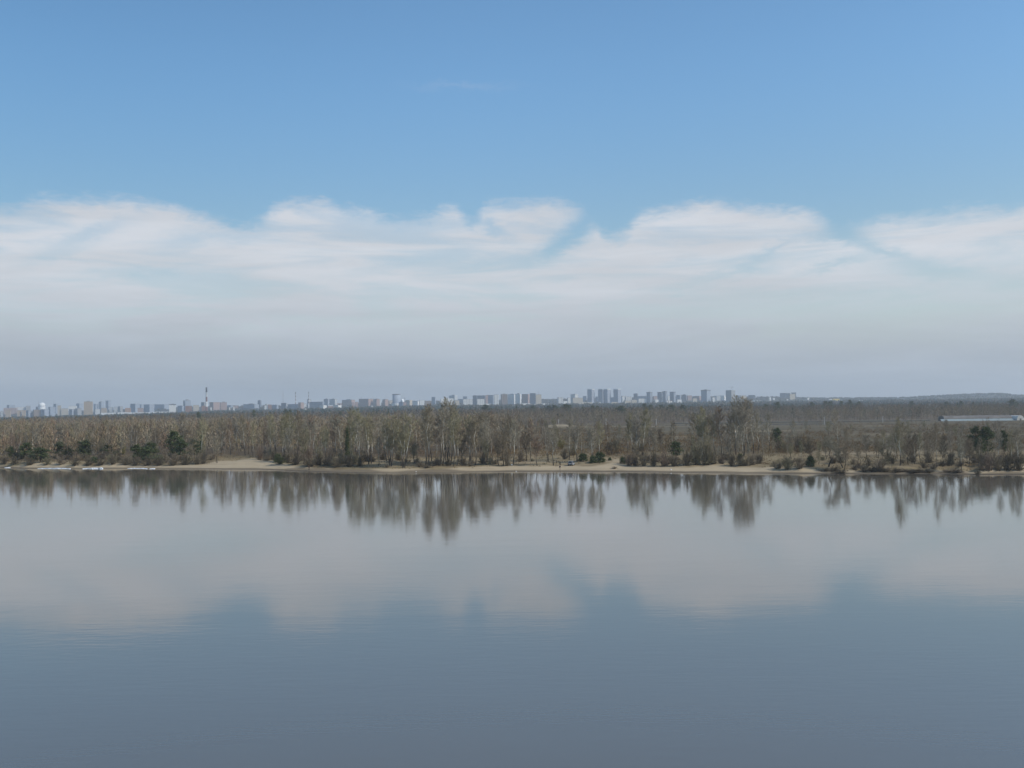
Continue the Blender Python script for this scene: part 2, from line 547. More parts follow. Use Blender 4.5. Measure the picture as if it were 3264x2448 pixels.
def grow(trunk, crown, base, top, r0, nb, spread, c0=0.32, droop=0.0, tw=0.034, wob=0.35, dens=1.35):
    H = (top - base).length
    pts = [base.lerp(top, k / 7) + Vector((rr.gauss(0, wob), rr.gauss(0, wob), 0)) * min(1, k / 2) for k in range(8)]
    trunk.tube(pts, [r0 * (1.25 if k == 0 else 1) * (1 - 0.88 * k / 7) + 0.015 for k in range(8)], 6)
    for i in range(nb):
        u = c0 + (1 - c0) * (i + rr.random()) / nb
        p, d = path_at(pts, min(u, 0.995))
        az = i * 2.4 + rr.uniform(-.5, .5)
        k = (1 - u) / (1 - c0)
        shape = (0.30 + 1.0 * math.sin(math.pi * min(1, 0.18 + 0.82 * (1 - k))) ** 0.8)
        L = H * spread * shape * rr.uniform(0.7, 1.25)
        el = R(rr.uniform(28, 62))
        dv = Vector((math.cos(az) * math.cos(el), math.sin(az) * math.cos(el), math.sin(el)))
        n = 4
        bp = [p]
        for q in range(n):
            dv = (dv + Vector((rr.gauss(0, .12), rr.gauss(0, .12), 0.10 - droop * q))).normalized()
            bp.append(bp[-1] + dv * L / n)
        rb_ = max(0.02, r0 * 0.26 * (1 - 0.6 * u))
        (trunk if rb_ > 0.06 and L > 2.5 else crown).tube(bp, [rb_ * (1 - .8 * q / n) + .01 for q in range(n + 1)], 3, cap=False)
        m = int(round(dens * (5 + 6 * L / (H * spread))))
        for j in range(m):
            v = 0.25 + 0.75 * (j + rr.random()) / m
            p2, d2 = path_at(bp, min(v, .99))
            s2 = (d2 + Vector((rr.gauss(0, .6), rr.gauss(0, .6), rr.gauss(.15 - droop, .4)))).normalized()
            L2 = L * rr.uniform(0.3, 0.55) * (1.15 - 0.5 * v)
            twig(crown, p2, s2, L2, tw * 1.15)
            for q in range(4):
                p3 = p2 + s2 * L2 * rr.uniform(.25, .95)
                s3 = (s2 + Vector((rr.gauss(0, .7), rr.gauss(0, .7), rr.gauss(.1 - droop, .5)))).normalized()
                twig(crown, p3, s3, L2 * rr.uniform(.4, .8), tw * .8)
    return pts


VAR = {}


def add_variant(kind, H, trunk, crown, bark, crownmat):
    VAR.setdefault(kind, []).append((H, trunk.mesh(kind + "_trunk", bark), crown.mesh(kind + "_crown", crownmat)))


for i in range(5):                                                      # single-stemmed pale birches / aspens
    t_, c_ = MB(), MB(); H = rr.uniform(18, 21)
    grow(t_, c_, Vector((0, 0, 0)), Vector((rr.gauss(0, .8), rr.gauss(0, .8), H)), 0.15, 38, 0.125, rr.uniform(.26, .38))
    add_variant("birch", H, t_, c_, M['birch_bark'], M['twig'])
for i in range(4):                                                      # many-stemmed clumps
    t_, c_ = MB(), MB(); H = 20
    for k in range(rr.choice((3, 4, 4))):
        az = k * 1.9 + rr.random()
        b = Vector((math.cos(az) * .35, math.sin(az) * .35, 0))
        grow(t_, c_, b, b * 1 + Vector((math.cos(az) * rr.uniform(1, 2.8), math.sin(az) * rr.uniform(1, 2.8), H * rr.uniform(.8, 1))), 0.12, 24, 0.12, .30)
    add_variant("birch_clump", H, t_, c_, M['birch_bark'], M['twig'])
for i in range(3):                                                      # forked poplars with heavy pale limbs
    t_, c_ = MB(), MB(); H = 20
    grow(t_, c_, Vector((0, 0, 0)), Vector((.3, 0, H * .95)), 0.18, 34, 0.13, .28, wob=.3)
    for k in range(2):
        az = rr.uniform(0, 6.28) if k else rr.choice((0, 3.14))
        b = Vector((0, 0, H * rr.uniform(.22, .34)))
        grow(t_, c_, b, Vector((math.cos(az) * 3.2, math.sin(az) * 3.2, H * rr.uniform(.7, .9))), 0.10, 22, 0.15, .2, wob=.25)
    add_variant("poplar", H, t_, c_, M['birch_bark'], M['twig'])
for i in range(4):                                                      # dark-barked trees with round crowns
    t_, c_ = MB(), MB(); H = 11
    grow(t_, c_, Vector((0, 0, 0)), Vector((rr.gauss(0, .8), 0, H)), 0.14, 34, 0.21, .24, .05, .028, .3)
    add_variant("bare", H, t_, c_, M['dark_bark'], M['twig'])
for i in range(2):                                                      # crooked pollard
    t_, c_ = MB(), MB(); H = 10.5
    p0 = grow(t_, c_, Vector((0, 0, 0)), Vector((-.5 - i, .2, H)), 0.24, 20, 0.17, .58, 0, .028, .45)
    add_variant("crooked", H, t_, c_, M['dark_bark'], M['twig'])
for i in range(6):                                                      # willow shrubs: fans of stems from one stool
    c_, t_ = MB(), MB(); H = 4.0
    for k in range(36):
        az = rr.uniform(0, 6.28); out = rr.uniform(.05, 1.0) ** .7
        b = Vector((math.cos(az) * .9 * out * rr.uniform(.3, 1), math.sin(az) * .9 * out * rr.uniform(.3, 1), 0))
        tp = Vector((math.cos(az) * out * 1.75, math.sin(az) * out * 1.75, H * rr.uniform(.5, 1.12) * max(.25, (1 - out ** 2.2) ** .5)))
        mid = b.lerp(tp, .5) + Vector((-math.cos(az), -math.sin(az), .6)) * .22
        t_.tube([b, mid, tp], [.035, .022, .01], 3, cap=False)
        for q in range(24):
            p, d = path_at([b, mid, tp], rr.uniform(.05, 1) * .99)
            twig(c_, p, (d + Vector((rr.gauss(0, .5), rr.gauss(0, .5), rr.gauss(.1, .4)))), rr.uniform(.45, 1.0), .026)
    add_variant("willow", H, t_, c_, M['dark_bark'], M['twig'])


def needle_tuft(mb, p, n, s):
    for k in range(n):
        d = Vector((rr.gauss(0, 1), rr.gauss(0, 1), rr.gauss(.35, .8))).normalized()
        a = d.orthogonal().normalized(); a = Matrix.Rotation(rr.uniform(0, 6.28), 3, d) @ a
        q = p + Vector((rr.gauss(0, .45), rr.gauss(0, .45), rr.gauss(0, .28))) * s
        w = s * rr.uniform(.10, .2); L = s * rr.uniform(.5, .95)
        mb.face([q - a * w, q + a * w, q + d * L])


for i in range(4):                                                      # scots pines, bushy
    t_, c_ = MB(), MB(); H = 8.0
    pts = [Vector((0, 0, 0)), Vector((rr.gauss(0, .2), .0, H * .35)), Vector((rr.gauss(0, .3), .1, H * .7)), Vector((rr.gauss(0, .3), 0, H * .97))]
    t_.tube(pts, [.2, .15, .09, .03], 6)
    for k in range(44):
        u = rr.uniform(.12, 1.0) ** .9
        az = k * 2.4 + rr.uniform(-.4, .4)
        rad = H * .34 * (math.sin(math.pi * (0.10 + .84 * u)) ** .7) * rr.uniform(.45, 1.1)
        p, d = path_at(pts, min(u, .99))
        e = p + Vector((math.cos(az) * rad, math.sin(az) * rad, .25 + .18 * rad))
        t_.tube([p, p.lerp(e, .6) + Vector((0, 0, -.1)), e], [.04, .03, .01], 3, cap=False)
        for v in (.6, 1.0): needle_tuft(c_, p.lerp(e, v), 22, .8)
    add_variant("pine", H, t_, c_, M['pine_bark'], M['needle'])
for i in range(2):                                                      # narrow spruces
    t_, c_ = MB(), MB(); H = 12.0
    t_.tube([Vector((0, 0, 0)), Vector((0, 0, H))], [.16, .02], 6)
    for k in range(70):
        u = rr.uniform(.08, .99); az = k * 2.4
        rad = H * .17 * (1 - u) ** .8 * rr.uniform(.6, 1.15) + .1
        for v in (.5, 1.0): needle_tuft(c_, Vector((math.cos(az) * rad * v, math.sin(az) * rad * v, H * u - .2 * rad)), 22, .8)
    add_variant("spruce", H, t_, c_, M['pine_bark'], M['needle'])
for i in range(3):                                                      # low junipers and young pines, dense to the ground
    t_, c_ = MB(), MB(); H = 3.0
    t_.tube([Vector((0, 0, 0)), Vector((0, 0, H * .9))], [.1, .02], 5)
    for k in range(50):
        u = rr.uniform(.05, .95); az = k * 2.4
        rad = 1.7 * math.sqrt(max(.05, 1 - u ** 1.6)) * rr.uniform(.4, 1.05)
        needle_tuft(c_, Vector((math.cos(az) * rad, math.sin(az) * rad, H * u)), 30, .6)
    add_variant("juniper", H, t_, c_, M['pine_bark'], M['needle'])

TINT = {"olive": (0.25, 0.22, 0.135), "grey": (0.28, 0.245, 0.185), "brown": (0.235, 0.19, 0.13), "russet": (0.23, 0.165, 0.115), "dark": (0.145, 0.118, 0.08),
        "green": (0.13, 0.14, 0.055), "gold": (0.27, 0.23, 0.085)}
TREES = []          # every individual plant: dicts used for placing and, later, for the labels


def plant(kind, vi, loc, H, tint="grey", width=None, row="", px=0, label=None, rz=None, lean=0.0):
    H0, tm, cm = VAR[kind][vi % len(VAR[kind])]
    k = H / H0
    name = {"birch": "birch_tree", "birch_clump": "birch_tree", "poplar": "poplar_tree", "bare": "bare_tree", "crooked": "bare_tree", "willow": "willow_bush",
            "pine": "pine_tree", "spruce": "spruce_tree", "juniper": "juniper_bush"}[kind]
    kx = width / {"willow": 3.6, "juniper": 3.9, "pine": 4.5, "bare": 5.0}.get(kind, 6.0) if width else k * rr.uniform(.9, 1.1)
    r = empty(name, (loc[0], loc[1], loc[2] - 0.15), rr.uniform(0, 6.28) if rz is None else rz, (kx, kx, k))
    if lean: r.rotation_euler = (0, R(lean), 0)
    link_obj("trunk" if kind not in ("willow",) else "stem", tm, r)
    c = link_obj("crown", cm, r)
    col = TINT[tint]; v = rr.uniform(.9, 1.12)
    if row == "front" and kind in ("birch", "birch_clump", "poplar"): v *= 1.2
    c.color = (col[0] * v, col[1] * v * rr.uniform(.97, 1.03), col[2] * v, 1)
    TREES.append(dict(o=r, kind=kind, name=name, tint=tint, row=row, px=px, H=H, label=label, lean=lean))
    return r


def put(kind, px, base, top, tint="grey", w=None, row="front", label=None, vi=None, rz=None, lean=0.0):
    """Plant standing where the photograph shows its foot (px, base) and reaching the height of (px, top)."""
    x, y, z = ground_hit(px, base)
    H = float(at(px, top, y)[2]) - z
    W = w * y / FPX if w else None
    return plant(kind, rr.randrange(9) if vi is None else vi, (x, y, z), H, tint, W, row, px, label, rz, lean)


# ---- pines and dark evergreens near the shore: (px, foot, top, width px)
for kind, px, b, t, w in (("pine", 35, 1466, 1424, 24), ("pine", 83, 1464, 1413, 40), ("pine", 130, 1474, 1428, 52), ("pine", 188, 1456, 1410, 36), ("pine", 214, 1464, 1428, 32),
                          ("pine", 268, 1464, 1405, 42), ("pine", 352, 1462, 1419, 38), ("pine", 436, 1466, 1418, 30), ("pine", 483, 1464, 1411, 38), ("pine", 462, 1474, 1426, 44), ("pine", 556, 1462, 1378, 44),
                          ("pine", 575, 1464, 1402, 36), ("pine", 619, 1458, 1404, 34), ("spruce", 642, 1450, 1386, 22), ("spruce", 1107, 1462, 1364, 26), ("spruce", 988, 1420, 1344, 18),
                          ("pine", 2156, 1462, 1408, 36), ("pine", 2476, 1420, 1366, 28), ("pine", 3112, 1450, 1362, 38), ("pine", 3143, 1452, 1363, 42), ("pine", 3128, 1455, 1395, 34), ("pine", 3200, 1450, 1374, 22),
                          ("juniper", 1858, 1471, 1445, 42), ("juniper", 1912, 1474, 1440, 40), ("juniper", 1890, 1476, 1452, 30), ("juniper", 1944, 1468, 1457, 15), ("juniper", 1986, 1478, 1455, 26),
                          ("juniper", 2583, 1487, 1452, 36), ("juniper", 505, 1478, 1450, 40), ("juniper", 300, 1476, 1456, 34), ("juniper", 885, 1474, 1446, 30), ("juniper", 2360, 1472, 1446, 26)):
    put(kind, px, b, t, w=w)
# ---- front trees on the bank: (kind, px, foot, top, tint)
FRONT = [("birch", 590, 1452, 1316, "grey"), ("birch", 640, 1462, 1330, "olive"), ("bare", 692, 1476, 1392, "grey"), ("birch", 705, 1452, 1330, "brown"), ("birch", 735, 1450, 1338, "russet"),
         ("birch", 782, 1452, 1325, "brown"), ("birch", 807, 1458, 1345, "olive"), ("birch", 860, 1456, 1318, "olive"), ("birch", 880, 1452, 1322, "grey"), ("birch", 906, 1456, 1318, "olive"), ("poplar", 922, 1458, 1306, "olive"),
         ("birch", 950, 1452, 1312, "brown"), ("birch", 1000, 1456, 1338, "grey"), ("birch", 1024, 1460, 1362, "olive"), ("poplar", 1037, 1464, 1352, "olive"), ("birch", 1066, 1456, 1330, "russet"), ("birch", 1090, 1460, 1330, "grey"),
         ("birch", 1122, 1462, 1298, "olive"), ("poplar", 1138, 1472, 1296, "olive"), ("birch", 1150, 1486, 1340, "grey"), ("poplar", 1175, 1480, 1312, "olive"), ("birch", 1184, 1478, 1330, "grey"), ("birch", 1205, 1462, 1330, "brown"),
         ("birch_clump", 1246, 1486, 1308, "olive"), ("birch", 1232, 1470, 1320, "grey"), ("birch_clump", 1287, 1491, 1306, "olive"), ("birch", 1296, 1474, 1312, "grey"), ("bare", 1321, 1473, 1392, "brown"), ("birch", 1330, 1466, 1330, "brown"),
         ("birch", 1357, 1484, 1315, "grey"), ("birch", 1365, 1487, 1291, "brown"), ("birch", 1376, 1470, 1290, "grey"), ("birch", 1388, 1480, 1330, "brown"), ("birch", 1403, 1480, 1270, "grey"), ("birch", 1411, 1483, 1300, "grey"),
         ("birch_clump", 1425, 1478, 1264, "grey"), ("birch", 1436, 1476, 1292, "olive"), ("birch", 1446, 1487, 1318, "olive"), ("birch", 1456, 1484, 1345, "brown"), ("birch", 1472, 1476, 1362, "brown"), ("birch_clump", 1502, 1481, 1330, "grey"), ("birch", 1516, 1484, 1330, "brown"),
         ("birch", 1495, 1480, 1326, "olive"), ("birch_clump", 1547, 1478, 1330, "grey"), ("birch", 1555, 1474, 1324, "grey"), ("birch", 1569, 1472, 1345, "brown"), ("bare", 1589, 1484, 1380, "brown"), ("bare", 1604, 1484, 1376, "brown"),
         ("birch", 1636, 1482, 1333, "grey"), ("birch", 1655, 1462, 1345, "russet"), ("bare", 1679, 1468, 1380, "dark"), ("birch", 1690, 1462, 1335, "russet"), ("bare", 1712, 1485, 1396, "russet"), ("birch_clump", 1747, 1471, 1352, "grey"),
         ("poplar", 1764, 1484, 1345, "grey"), ("birch", 1772, 1484, 1412, "brown"), ("birch", 1814, 1467, 1328, "grey"), ("poplar", 1839, 1470, 1332, "grey"), ("birch", 1856, 1462, 1352, "brown"), ("birch_clump", 1888, 1472, 1336, "grey"), ("birch", 1908, 1468, 1342, "olive"),
         ("poplar", 2014, 1446, 1308, "olive"), ("birch_clump", 2030, 1450, 1312, "grey"), ("birch", 2048, 1452, 1300, "olive"), ("birch", 2073, 1440, 1330, "grey"), ("bare", 2108, 1436, 1370, "dark"), ("birch", 2205, 1440, 1318, "brown"), ("birch", 2233, 1436, 1316, "olive"),
         ("poplar", 2241, 1448, 1288, "olive"), ("birch", 2262, 1446, 1322, "brown"), ("birch", 2280, 1450, 1320, "olive"), ("birch", 2300, 1452, 1296, "russet"), ("birch", 2328, 1450, 1320, "brown"), ("poplar", 2346, 1450, 1253, "grey"), ("poplar", 2372, 1452, 1258, "grey"),
         ("birch", 2385, 1446, 1272, "grey"), ("birch", 2402, 1448, 1276, "grey"), ("birch", 2416, 1446, 1320, "grey"), ("birch", 2453, 1436, 1313, "grey"), ("birch", 2535, 1424, 1335, "grey"), ("crooked", 2641, 1488, 1394, "grey"),
         ("birch", 2675, 1436, 1304, "grey"), ("bare", 2692, 1500, 1408, "brown"), ("birch", 2816, 1452, 1370, "olive"), ("birch", 2857, 1470, 1386, "grey"), ("poplar", 2869, 1484, 1322, "olive"), ("bare", 2893, 1478, 1386, "brown"),
         ("birch", 2915, 1480, 1380, "dark"), ("birch", 2933, 1468, 1372, "olive"), ("birch", 2955, 1474, 1380, "brown"), ("birch", 2986, 1488, 1348, "brown"), ("bare", 3008, 1482, 1392, "dark"), ("birch", 3036, 1478, 1364, "grey"), ("poplar", 3064, 1498, 1382, "grey"),
         ("bare", 3090, 1482, 1396, "brown"), ("birch", 3184, 1482, 1372, "grey"), ("birch", 3226, 1480, 1368, "olive"), ("birch", 3248, 1482, 1362, "grey")]
for kind, px, b, t, tint in FRONT:
    put(kind, px, b, t, tint)
put("bare", 2687, 1491, 1402, "grey", label="dark double trunk leaning steeply left over the eroded bank edge", lean=-20, w=46)
# ---- shrubs: (px, foot, top, width px, tint)
SHRUB = [(14, 1478, 1450, 36, "dark"), (48, 1480, 1452, 44, "dark"), (96, 1482, 1458, 44, "dark"), (150, 1482, 1456, 40, "olive"), (196, 1480, 1452, 44, "brown"), (240, 1484, 1460, 46, "dark"), (282, 1484, 1456, 44, "dark"),
         (322, 1483, 1458, 44, "dark"), (360, 1480, 1446, 44, "dark"), (400, 1482, 1452, 44, "brown"), (432, 1484, 1450, 44, "dark"), (470, 1484, 1448, 50, "dark"), (510, 1484, 1446, 50, "dark"), (552, 1484, 1444, 54, "brown"), (592, 1482, 1446, 44, "dark"),
         (628, 1480, 1440, 46, "brown"), (648, 1478, 1432, 34, "brown"), (470, 1440, 1376, 60, "olive"), (330, 1440, 1406, 44, "olive"), (390, 1448, 1412, 40, "gold"), (205, 1432, 1404, 40, "olive"),
         (829, 1466, 1418, 36, "russet"), (852, 1468, 1440, 40, "brown"), (890, 1480, 1444, 50, "green"), (920, 1476, 1440, 40, "dark"), (943, 1482, 1436, 44, "dark"), (984, 1478, 1416, 44, "russet"), (1018, 1482, 1444, 44, "dark"), (1050, 1482, 1436, 54, "dark"), (1083, 1480, 1430, 46, "olive"),
         (1116, 1488, 1446, 44, "dark"), (1147, 1486, 1452, 36, "dark"), (1160, 1470, 1424, 36, "brown"), (1218, 1466, 1440, 34, "dark"), (1270, 1468, 1436, 36, "dark"), (1340, 1488, 1468, 40, "brown"), (1362, 1492, 1478, 40, "dark"), (1397, 1484, 1452, 36, "brown"), (1430, 1484, 1454, 40, "dark"), (1476, 1484, 1450, 40, "dark"),
         (1500, 1486, 1466, 34, "brown"), (1538, 1478, 1440, 36, "dark"), (1562, 1480, 1450, 32, "olive"), (1618, 1484, 1420, 40, "brown"), (1660, 1470, 1430, 40, "brown"), (1785, 1484, 1466, 9, "dark"), (1786, 1430, 1390, 44, "gold"), (1800, 1464, 1424, 30, "dark"), (1826, 1452, 1410, 40, "olive"),
         (1960, 1446, 1392, 52, "olive"), (1940, 1450, 1404, 34, "dark"), (1958, 1494, 1484, 26, "brown"), (2005, 1484, 1436, 46, "russet"), (2026, 1486, 1444, 46, "dark"), (2052, 1486, 1440, 46, "brown"), (2083, 1486, 1432, 46, "dark"), (2118, 1486, 1430, 50, "russet"), (2150, 1486, 1446, 42, "dark"), (2190, 1484, 1424, 52, "dark"),
         (2222, 1482, 1400, 60, "olive"), (2250, 1482, 1388, 66, "olive"), (2272, 1480, 1420, 44, "dark"), (2300, 1478, 1446, 44, "brown"), (2332, 1486, 1442, 46, "dark"), (2356, 1484, 1438, 46, "dark"), (2398, 1482, 1436, 48, "brown"), (2418, 1478, 1446, 40, "dark"), (2040, 1440, 1396, 60, "olive"), (2084, 1420, 1380, 44, "olive"),
         (2487, 1440, 1394, 46, "dark"), (2500, 1442, 1400, 40, "olive"), (2545, 1442, 1380, 50, "dark"), (2578, 1444, 1382, 50, "dark"), (2480, 1494, 1466, 46, "brown"), (2512, 1496, 1452, 52, "olive"), (2548, 1494, 1450, 50, "brown"), (2628, 1502, 1484, 36, "dark"), (2660, 1502, 1480, 30, "dark"), (2684, 1508, 1488, 36, "dark"), (2724, 1498, 1478, 36, "dark"),
         (2752, 1504, 1480, 40, "dark"), (2782, 1504, 1476, 44, "dark"), (2802, 1502, 1452, 34, "brown"), (2820, 1504, 1484, 36, "dark"), (2856, 1506, 1484, 48, "dark"), (2890, 1504, 1486, 44, "dark"), (2926, 1506, 1486, 46, "dark"), (2958, 1506, 1484, 44, "dark"), (3024, 1504, 1490, 46, "brown"), (3050, 1507, 1492, 36, "dark"),
         (3118, 1512, 1496, 24, "dark"), (3128, 1500, 1470, 40, "russet"), (3152, 1500, 1446, 56, "russet"), (3182, 1500, 1450, 50, "brown"), (3212, 1500, 1440, 54, "dark"), (3244, 1500, 1442, 54, "dark"), (2905, 1470, 1424, 50, "brown"), (2960, 1476, 1430, 46, "brown"), (3030, 1478, 1430, 50, "brown"), (2830, 1470, 1424, 44, "olive")]
for px, b, t, w, tint in SHRUB:
    if px > 2600 and b >= 1502: w, t = w * rr.uniform(1.2, 2.2), t + rr.uniform(-1, 7)
    put("willow", px, b, t, tint, w)
# thickets where single bushes close up into a dark undergrowth behind the beach
for a, b_, n_, lo, hi in ((0, 690, 46, 1.8, 4.2), (840, 1180, 24, 2.0, 4.5), (2000, 2430, 15, 1.6, 4.4), (3090, 3264, 9, 2.0, 5.0), (2440, 3080, 20, 1.4, 3.2), (1180, 1700, 18, 1.2, 2.6)):
    for k in range(n_):
        px = a + (b_ - a) * (k + rr.uniform(.1, .9)) / n_
        y = float(ysh(s_of(px))) + np.interp(px, [p for p, q in SANDW], [q for p, q in SANDW]) * 1.05 + rr.uniform(1.5, 26)
        x, y, z = on_ground(px, y)
        h = rr.uniform(lo, hi)
        plant("willow", rr.randrange(9), (x, y, z), h, rr.choice(("dark", "dark", "brown", "olive", "brown")), h * rr.uniform(1.2, 1.9), "thicket", px)

# ---- far pines standing over the wood: (px, top, width px, depth)
FARP = [(632, 1315, 12, 1500), (810, 1307, 10, 1700), (910, 1305, 12, 1700), (925, 1307, 10, 1700), (940, 1307, 9, 1700), (1085, 1312, 10, 1700), (1190, 1304, 9, 1800), (1201, 1305, 9, 1800), (1238, 1303, 9, 1800),
        (1516, 1297, 8, 1900), (1549, 1291, 20, 1900), (1581, 1296, 8, 1900), (1646, 1293, 8, 1900), (1699, 1294, 14, 1900), (1749, 1294, 18, 1900), (1768, 1293, 20, 1900), (1809, 1290, 30, 1800), (1859, 1297, 11, 1900), (1889, 1293, 14, 1900), (1905, 1294, 12, 1900), (1957, 1308, 20, 1500),
        (1978, 1295, 26, 1500), (2052, 1288, 15, 1700), (2073, 1292, 17, 1700), (2106, 1291, 14, 1700), (2138, 1292, 26, 1600), (2177, 1292, 20, 1600), (2441, 1289, 12, 1600), (2476, 1283, 17, 1600), (2497, 1287, 6, 1700), (2575, 1284, 8, 1900), (2587, 1282, 12, 1900),
        (2630, 1280, 16, 1900), (2649, 1280, 15, 1900), (2684, 1280, 10, 1900), (2710, 1276, 13, 1900), (2738, 1281, 15, 1900), (2904, 1280, 13, 1800), (3018, 1281, 15, 1800), (3052, 1282, 9, 1800), (3064, 1279, 12, 1800), (3101, 1283, 10, 1800), (3137, 1281, 8, 1800), (3226, 1274, 22, 1700)]
for px, t, w, d in FARP:
    x, y, z = on_ground(px, d)
    plant("pine" if w > 9 else "spruce", rr.randrange(9), (x, y, z), float(at(px, t, d)[2]) - z, "dark", w * d / FPX * 1.15, "far", px)

# ---- trees of the wood behind the bank, one by one
def scatter(n, pxr, yr, kinds, hr, row, tints, min_t=30, dist=None):
    k = 0; seen = []
    for _ in range(n * 30):
        if k >= n: break
        px = rr.uniform(*pxr); y = yr[0] + (yr[1] - yr[0]) * rr.random() ** 1.3
        x, y, z = on_ground(px, y)
        t = y - float(ysh(x / y))
        if t < min_t or (660 < px < 900 and t < 62): continue
        if any((a - x) ** 2 + (b - y) ** 2 < (dist or 5) ** 2 for a, b in seen): continue
        seen.append((x, y)); k += 1
        plant(rr.choice(kinds), rr.randrange(9), (x, y, z), rr.uniform(*hr), rr.choice(tints), None, row, px)


scatter(40, (2760, 3264), (325, 400), ("bare", "bare", "birch"), (4.5, 9), "brush", ("brown", "olive", "grey", "brown"), 9, 4)
scatter(16, (2440, 2760), (330, 420), ("bare", "birch"), (4, 7.5), "brush", ("brown", "olive", "grey"), 14, 5)
scatter(24, (2000, 2430), (350, 430), ("bare", "birch", "birch"), (6, 13), "brush", ("brown", "olive", "grey", "grey"), 14, 4)
scatter(22, (860, 1560), (362, 420), ("bare", "birch"), (6, 14), "brush", ("brown", "olive", "grey"), 14, 5)
scatter(64, (10, 640), (425, 590), ("birch", "birch", "birch_clump"), (10, 15.5), "wood", ("grey", "brown", "olive", "brown", "russet"), 26)
scatter(40, (640, 1180), (425, 560), ("birch", "birch", "poplar"), (13, 18), "wood", ("grey", "brown", "olive", "russet"), 30)
scatter(40, (1180, 1680), (400, 560), ("birch", "birch", "birch_clump"), (12, 18), "wood", ("grey", "brown", "olive", "brown"), 36)
scatter(16, (1680, 2000), (420, 700), ("birch",), (9, 14), "wood", ("grey", "olive", "russet"), 40)
scatter(22, (2440, 3264), (420, 760), ("birch", "birch", "bare"), (6, 10), "wood", ("grey", "olive", "brown"), 40)
scatter(26, (30, 660), (400, 520), ("bare",), (5, 9), "wood", ("brown", "olive", "olive", "russet"), 20)

# ================================================================== WOODS THAT READ AS ONE MASS
def mass(name, V, cols, label):
    """V: (n,3,3) triangles with one tint per triangle."""
    n = len(V)
    me = bpy.data.meshes.new(name)
    me.vertices.add(n * 3); me.vertices.foreach_set("co", V.reshape(-1).astype(np.float32))
    me.loops.add(n * 3); me.loops.foreach_set("vertex_index", np.arange(n * 3, dtype=np.int32))
    me.polygons.add(n); me.polygons.foreach_set("loop_start", np.arange(0, n * 3, 3, dtype=np.int32))
    try: me.polygons.foreach_set("loop_total", np.full(n, 3, dtype=np.int32))
    except Exception: pass
    a = me.color_attributes.new("tint", 'FLOAT_COLOR', 'POINT')
    a.data.foreach_set("color", np.repeat(np.concatenate([cols, np.ones((n, 1))], 1), 3, 0).reshape(-1).astype(np.float32))
    me.update(calc_edges=True); me.validate()
    me.materials.append(M['tint'])
    return tag(link_obj(name, me), label, None, None, "stuff")


PAL = np.array([(.20, .178, .115), (.225, .20, .155), (.205, .165, .112), (.205, .15, .108), (.22, .192, .148), (.21, .175, .12)]) * np.array([1.2, 1.12, 1.02])


def wood_tris(px, y, H, wid, nt, pale=0.2, dark=None, streak=0.0):
    """Bare trees: upright slivers of twigs spread through each crown, and a pale or dark stem."""
    n = len(px)
    s = np.array([s_of(p) for p in px]); x = s * y; z = G(x, y)
    base = np.stack([x, y, z], 1)
    tint = PAL[rng.integers(0, len(PAL), n)] * rng.uniform(.8, 1.2, (n, 1))
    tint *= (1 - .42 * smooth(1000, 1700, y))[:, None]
    if dark is not None: tint[dark] = np.array([0.03, 0.05, 0.025]) * rng.uniform(.8, 1.3, (dark.sum(), 1))
    u = rng.uniform(.12, 1, (n, nt)) ** .8
    ang = rng.uniform(0, 2 * np.pi, (n, nt)); rad = np.sqrt(rng.random((n, nt)))
    prof = np.sin(np.pi * np.clip(.15 + .83 * u, 0, 1)) ** .7
    c = base[:, None, :] + np.stack([np.cos(ang) * rad * prof * wid[:, None] * .5, np.sin(ang) * rad * prof * wid[:, None] * .5, u * H[:, None] * .93], -1)
    L = H[:, None] * rng.uniform(.07, .16, (n, nt)); w = wid[:, None] * rng.uniform(.018, .045, (n, nt))
    d = np.stack([rng.normal(0, .38, (n, nt)), rng.normal(0, .38, (n, nt)), np.ones((n, nt))], -1)
    d /= np.linalg.norm(d, axis=-1, keepdims=True)
    b = rng.uniform(0, np.pi, (n, nt)); side = np.stack([np.cos(b), np.sin(b), 0 * b], -1)
    T = np.stack([c - side * w[..., None], c + side * w[..., None], c + d * L[..., None]], 2).reshape(-1, 3, 3)
    col = (tint[:, None, :] * rng.uniform(.86, 1.14, (n, nt, 1))).reshape(-1, 3)
    # stems
    lean = rng.normal(0, .5, (n, 2))
    top = base + np.stack([lean[:, 0], lean[:, 1], H * .9], 1)
    w0 = 0.009 * H[:, None] * rng.uniform(.5, 1.0, (n, 1))
    S1 = np.stack([base - [1, 0, 0] * w0, base + [1, 0, 0] * w0, top], 1)
    S2 = np.stack([base - [0, 1, 0] * w0, base + [0, 1, 0] * w0, top], 1)
    sc = np.where(rng.random((n, 1)) < pale, np.array([[.33, .30, .25]]), np.array([[.08, .065, .048]]))
    return np.concatenate([T, S1, S2]), np.concatenate([col, sc, sc])


def forest(n, pxr, yr, hr, wr, nt, keep=None, power=1.4, pale=.2, pines=.0):
    px = rng.uniform(*pxr, n); y = yr[0] + (yr[1] - yr[0]) * rng.random(n) ** power
    ok = np.ones(n, bool) if keep is None else keep(px, y)
    px, y = px[ok], y[ok]; n = len(px)
    H = rng.uniform(*hr, n) * (.72 + .5 * vnoise(px / 38, y / 70, 41)); W = rng.uniform(*wr, n)
    dk = rng.random(n) < pines
    return wood_tris(px, y, H, W, nt, pale, dk)


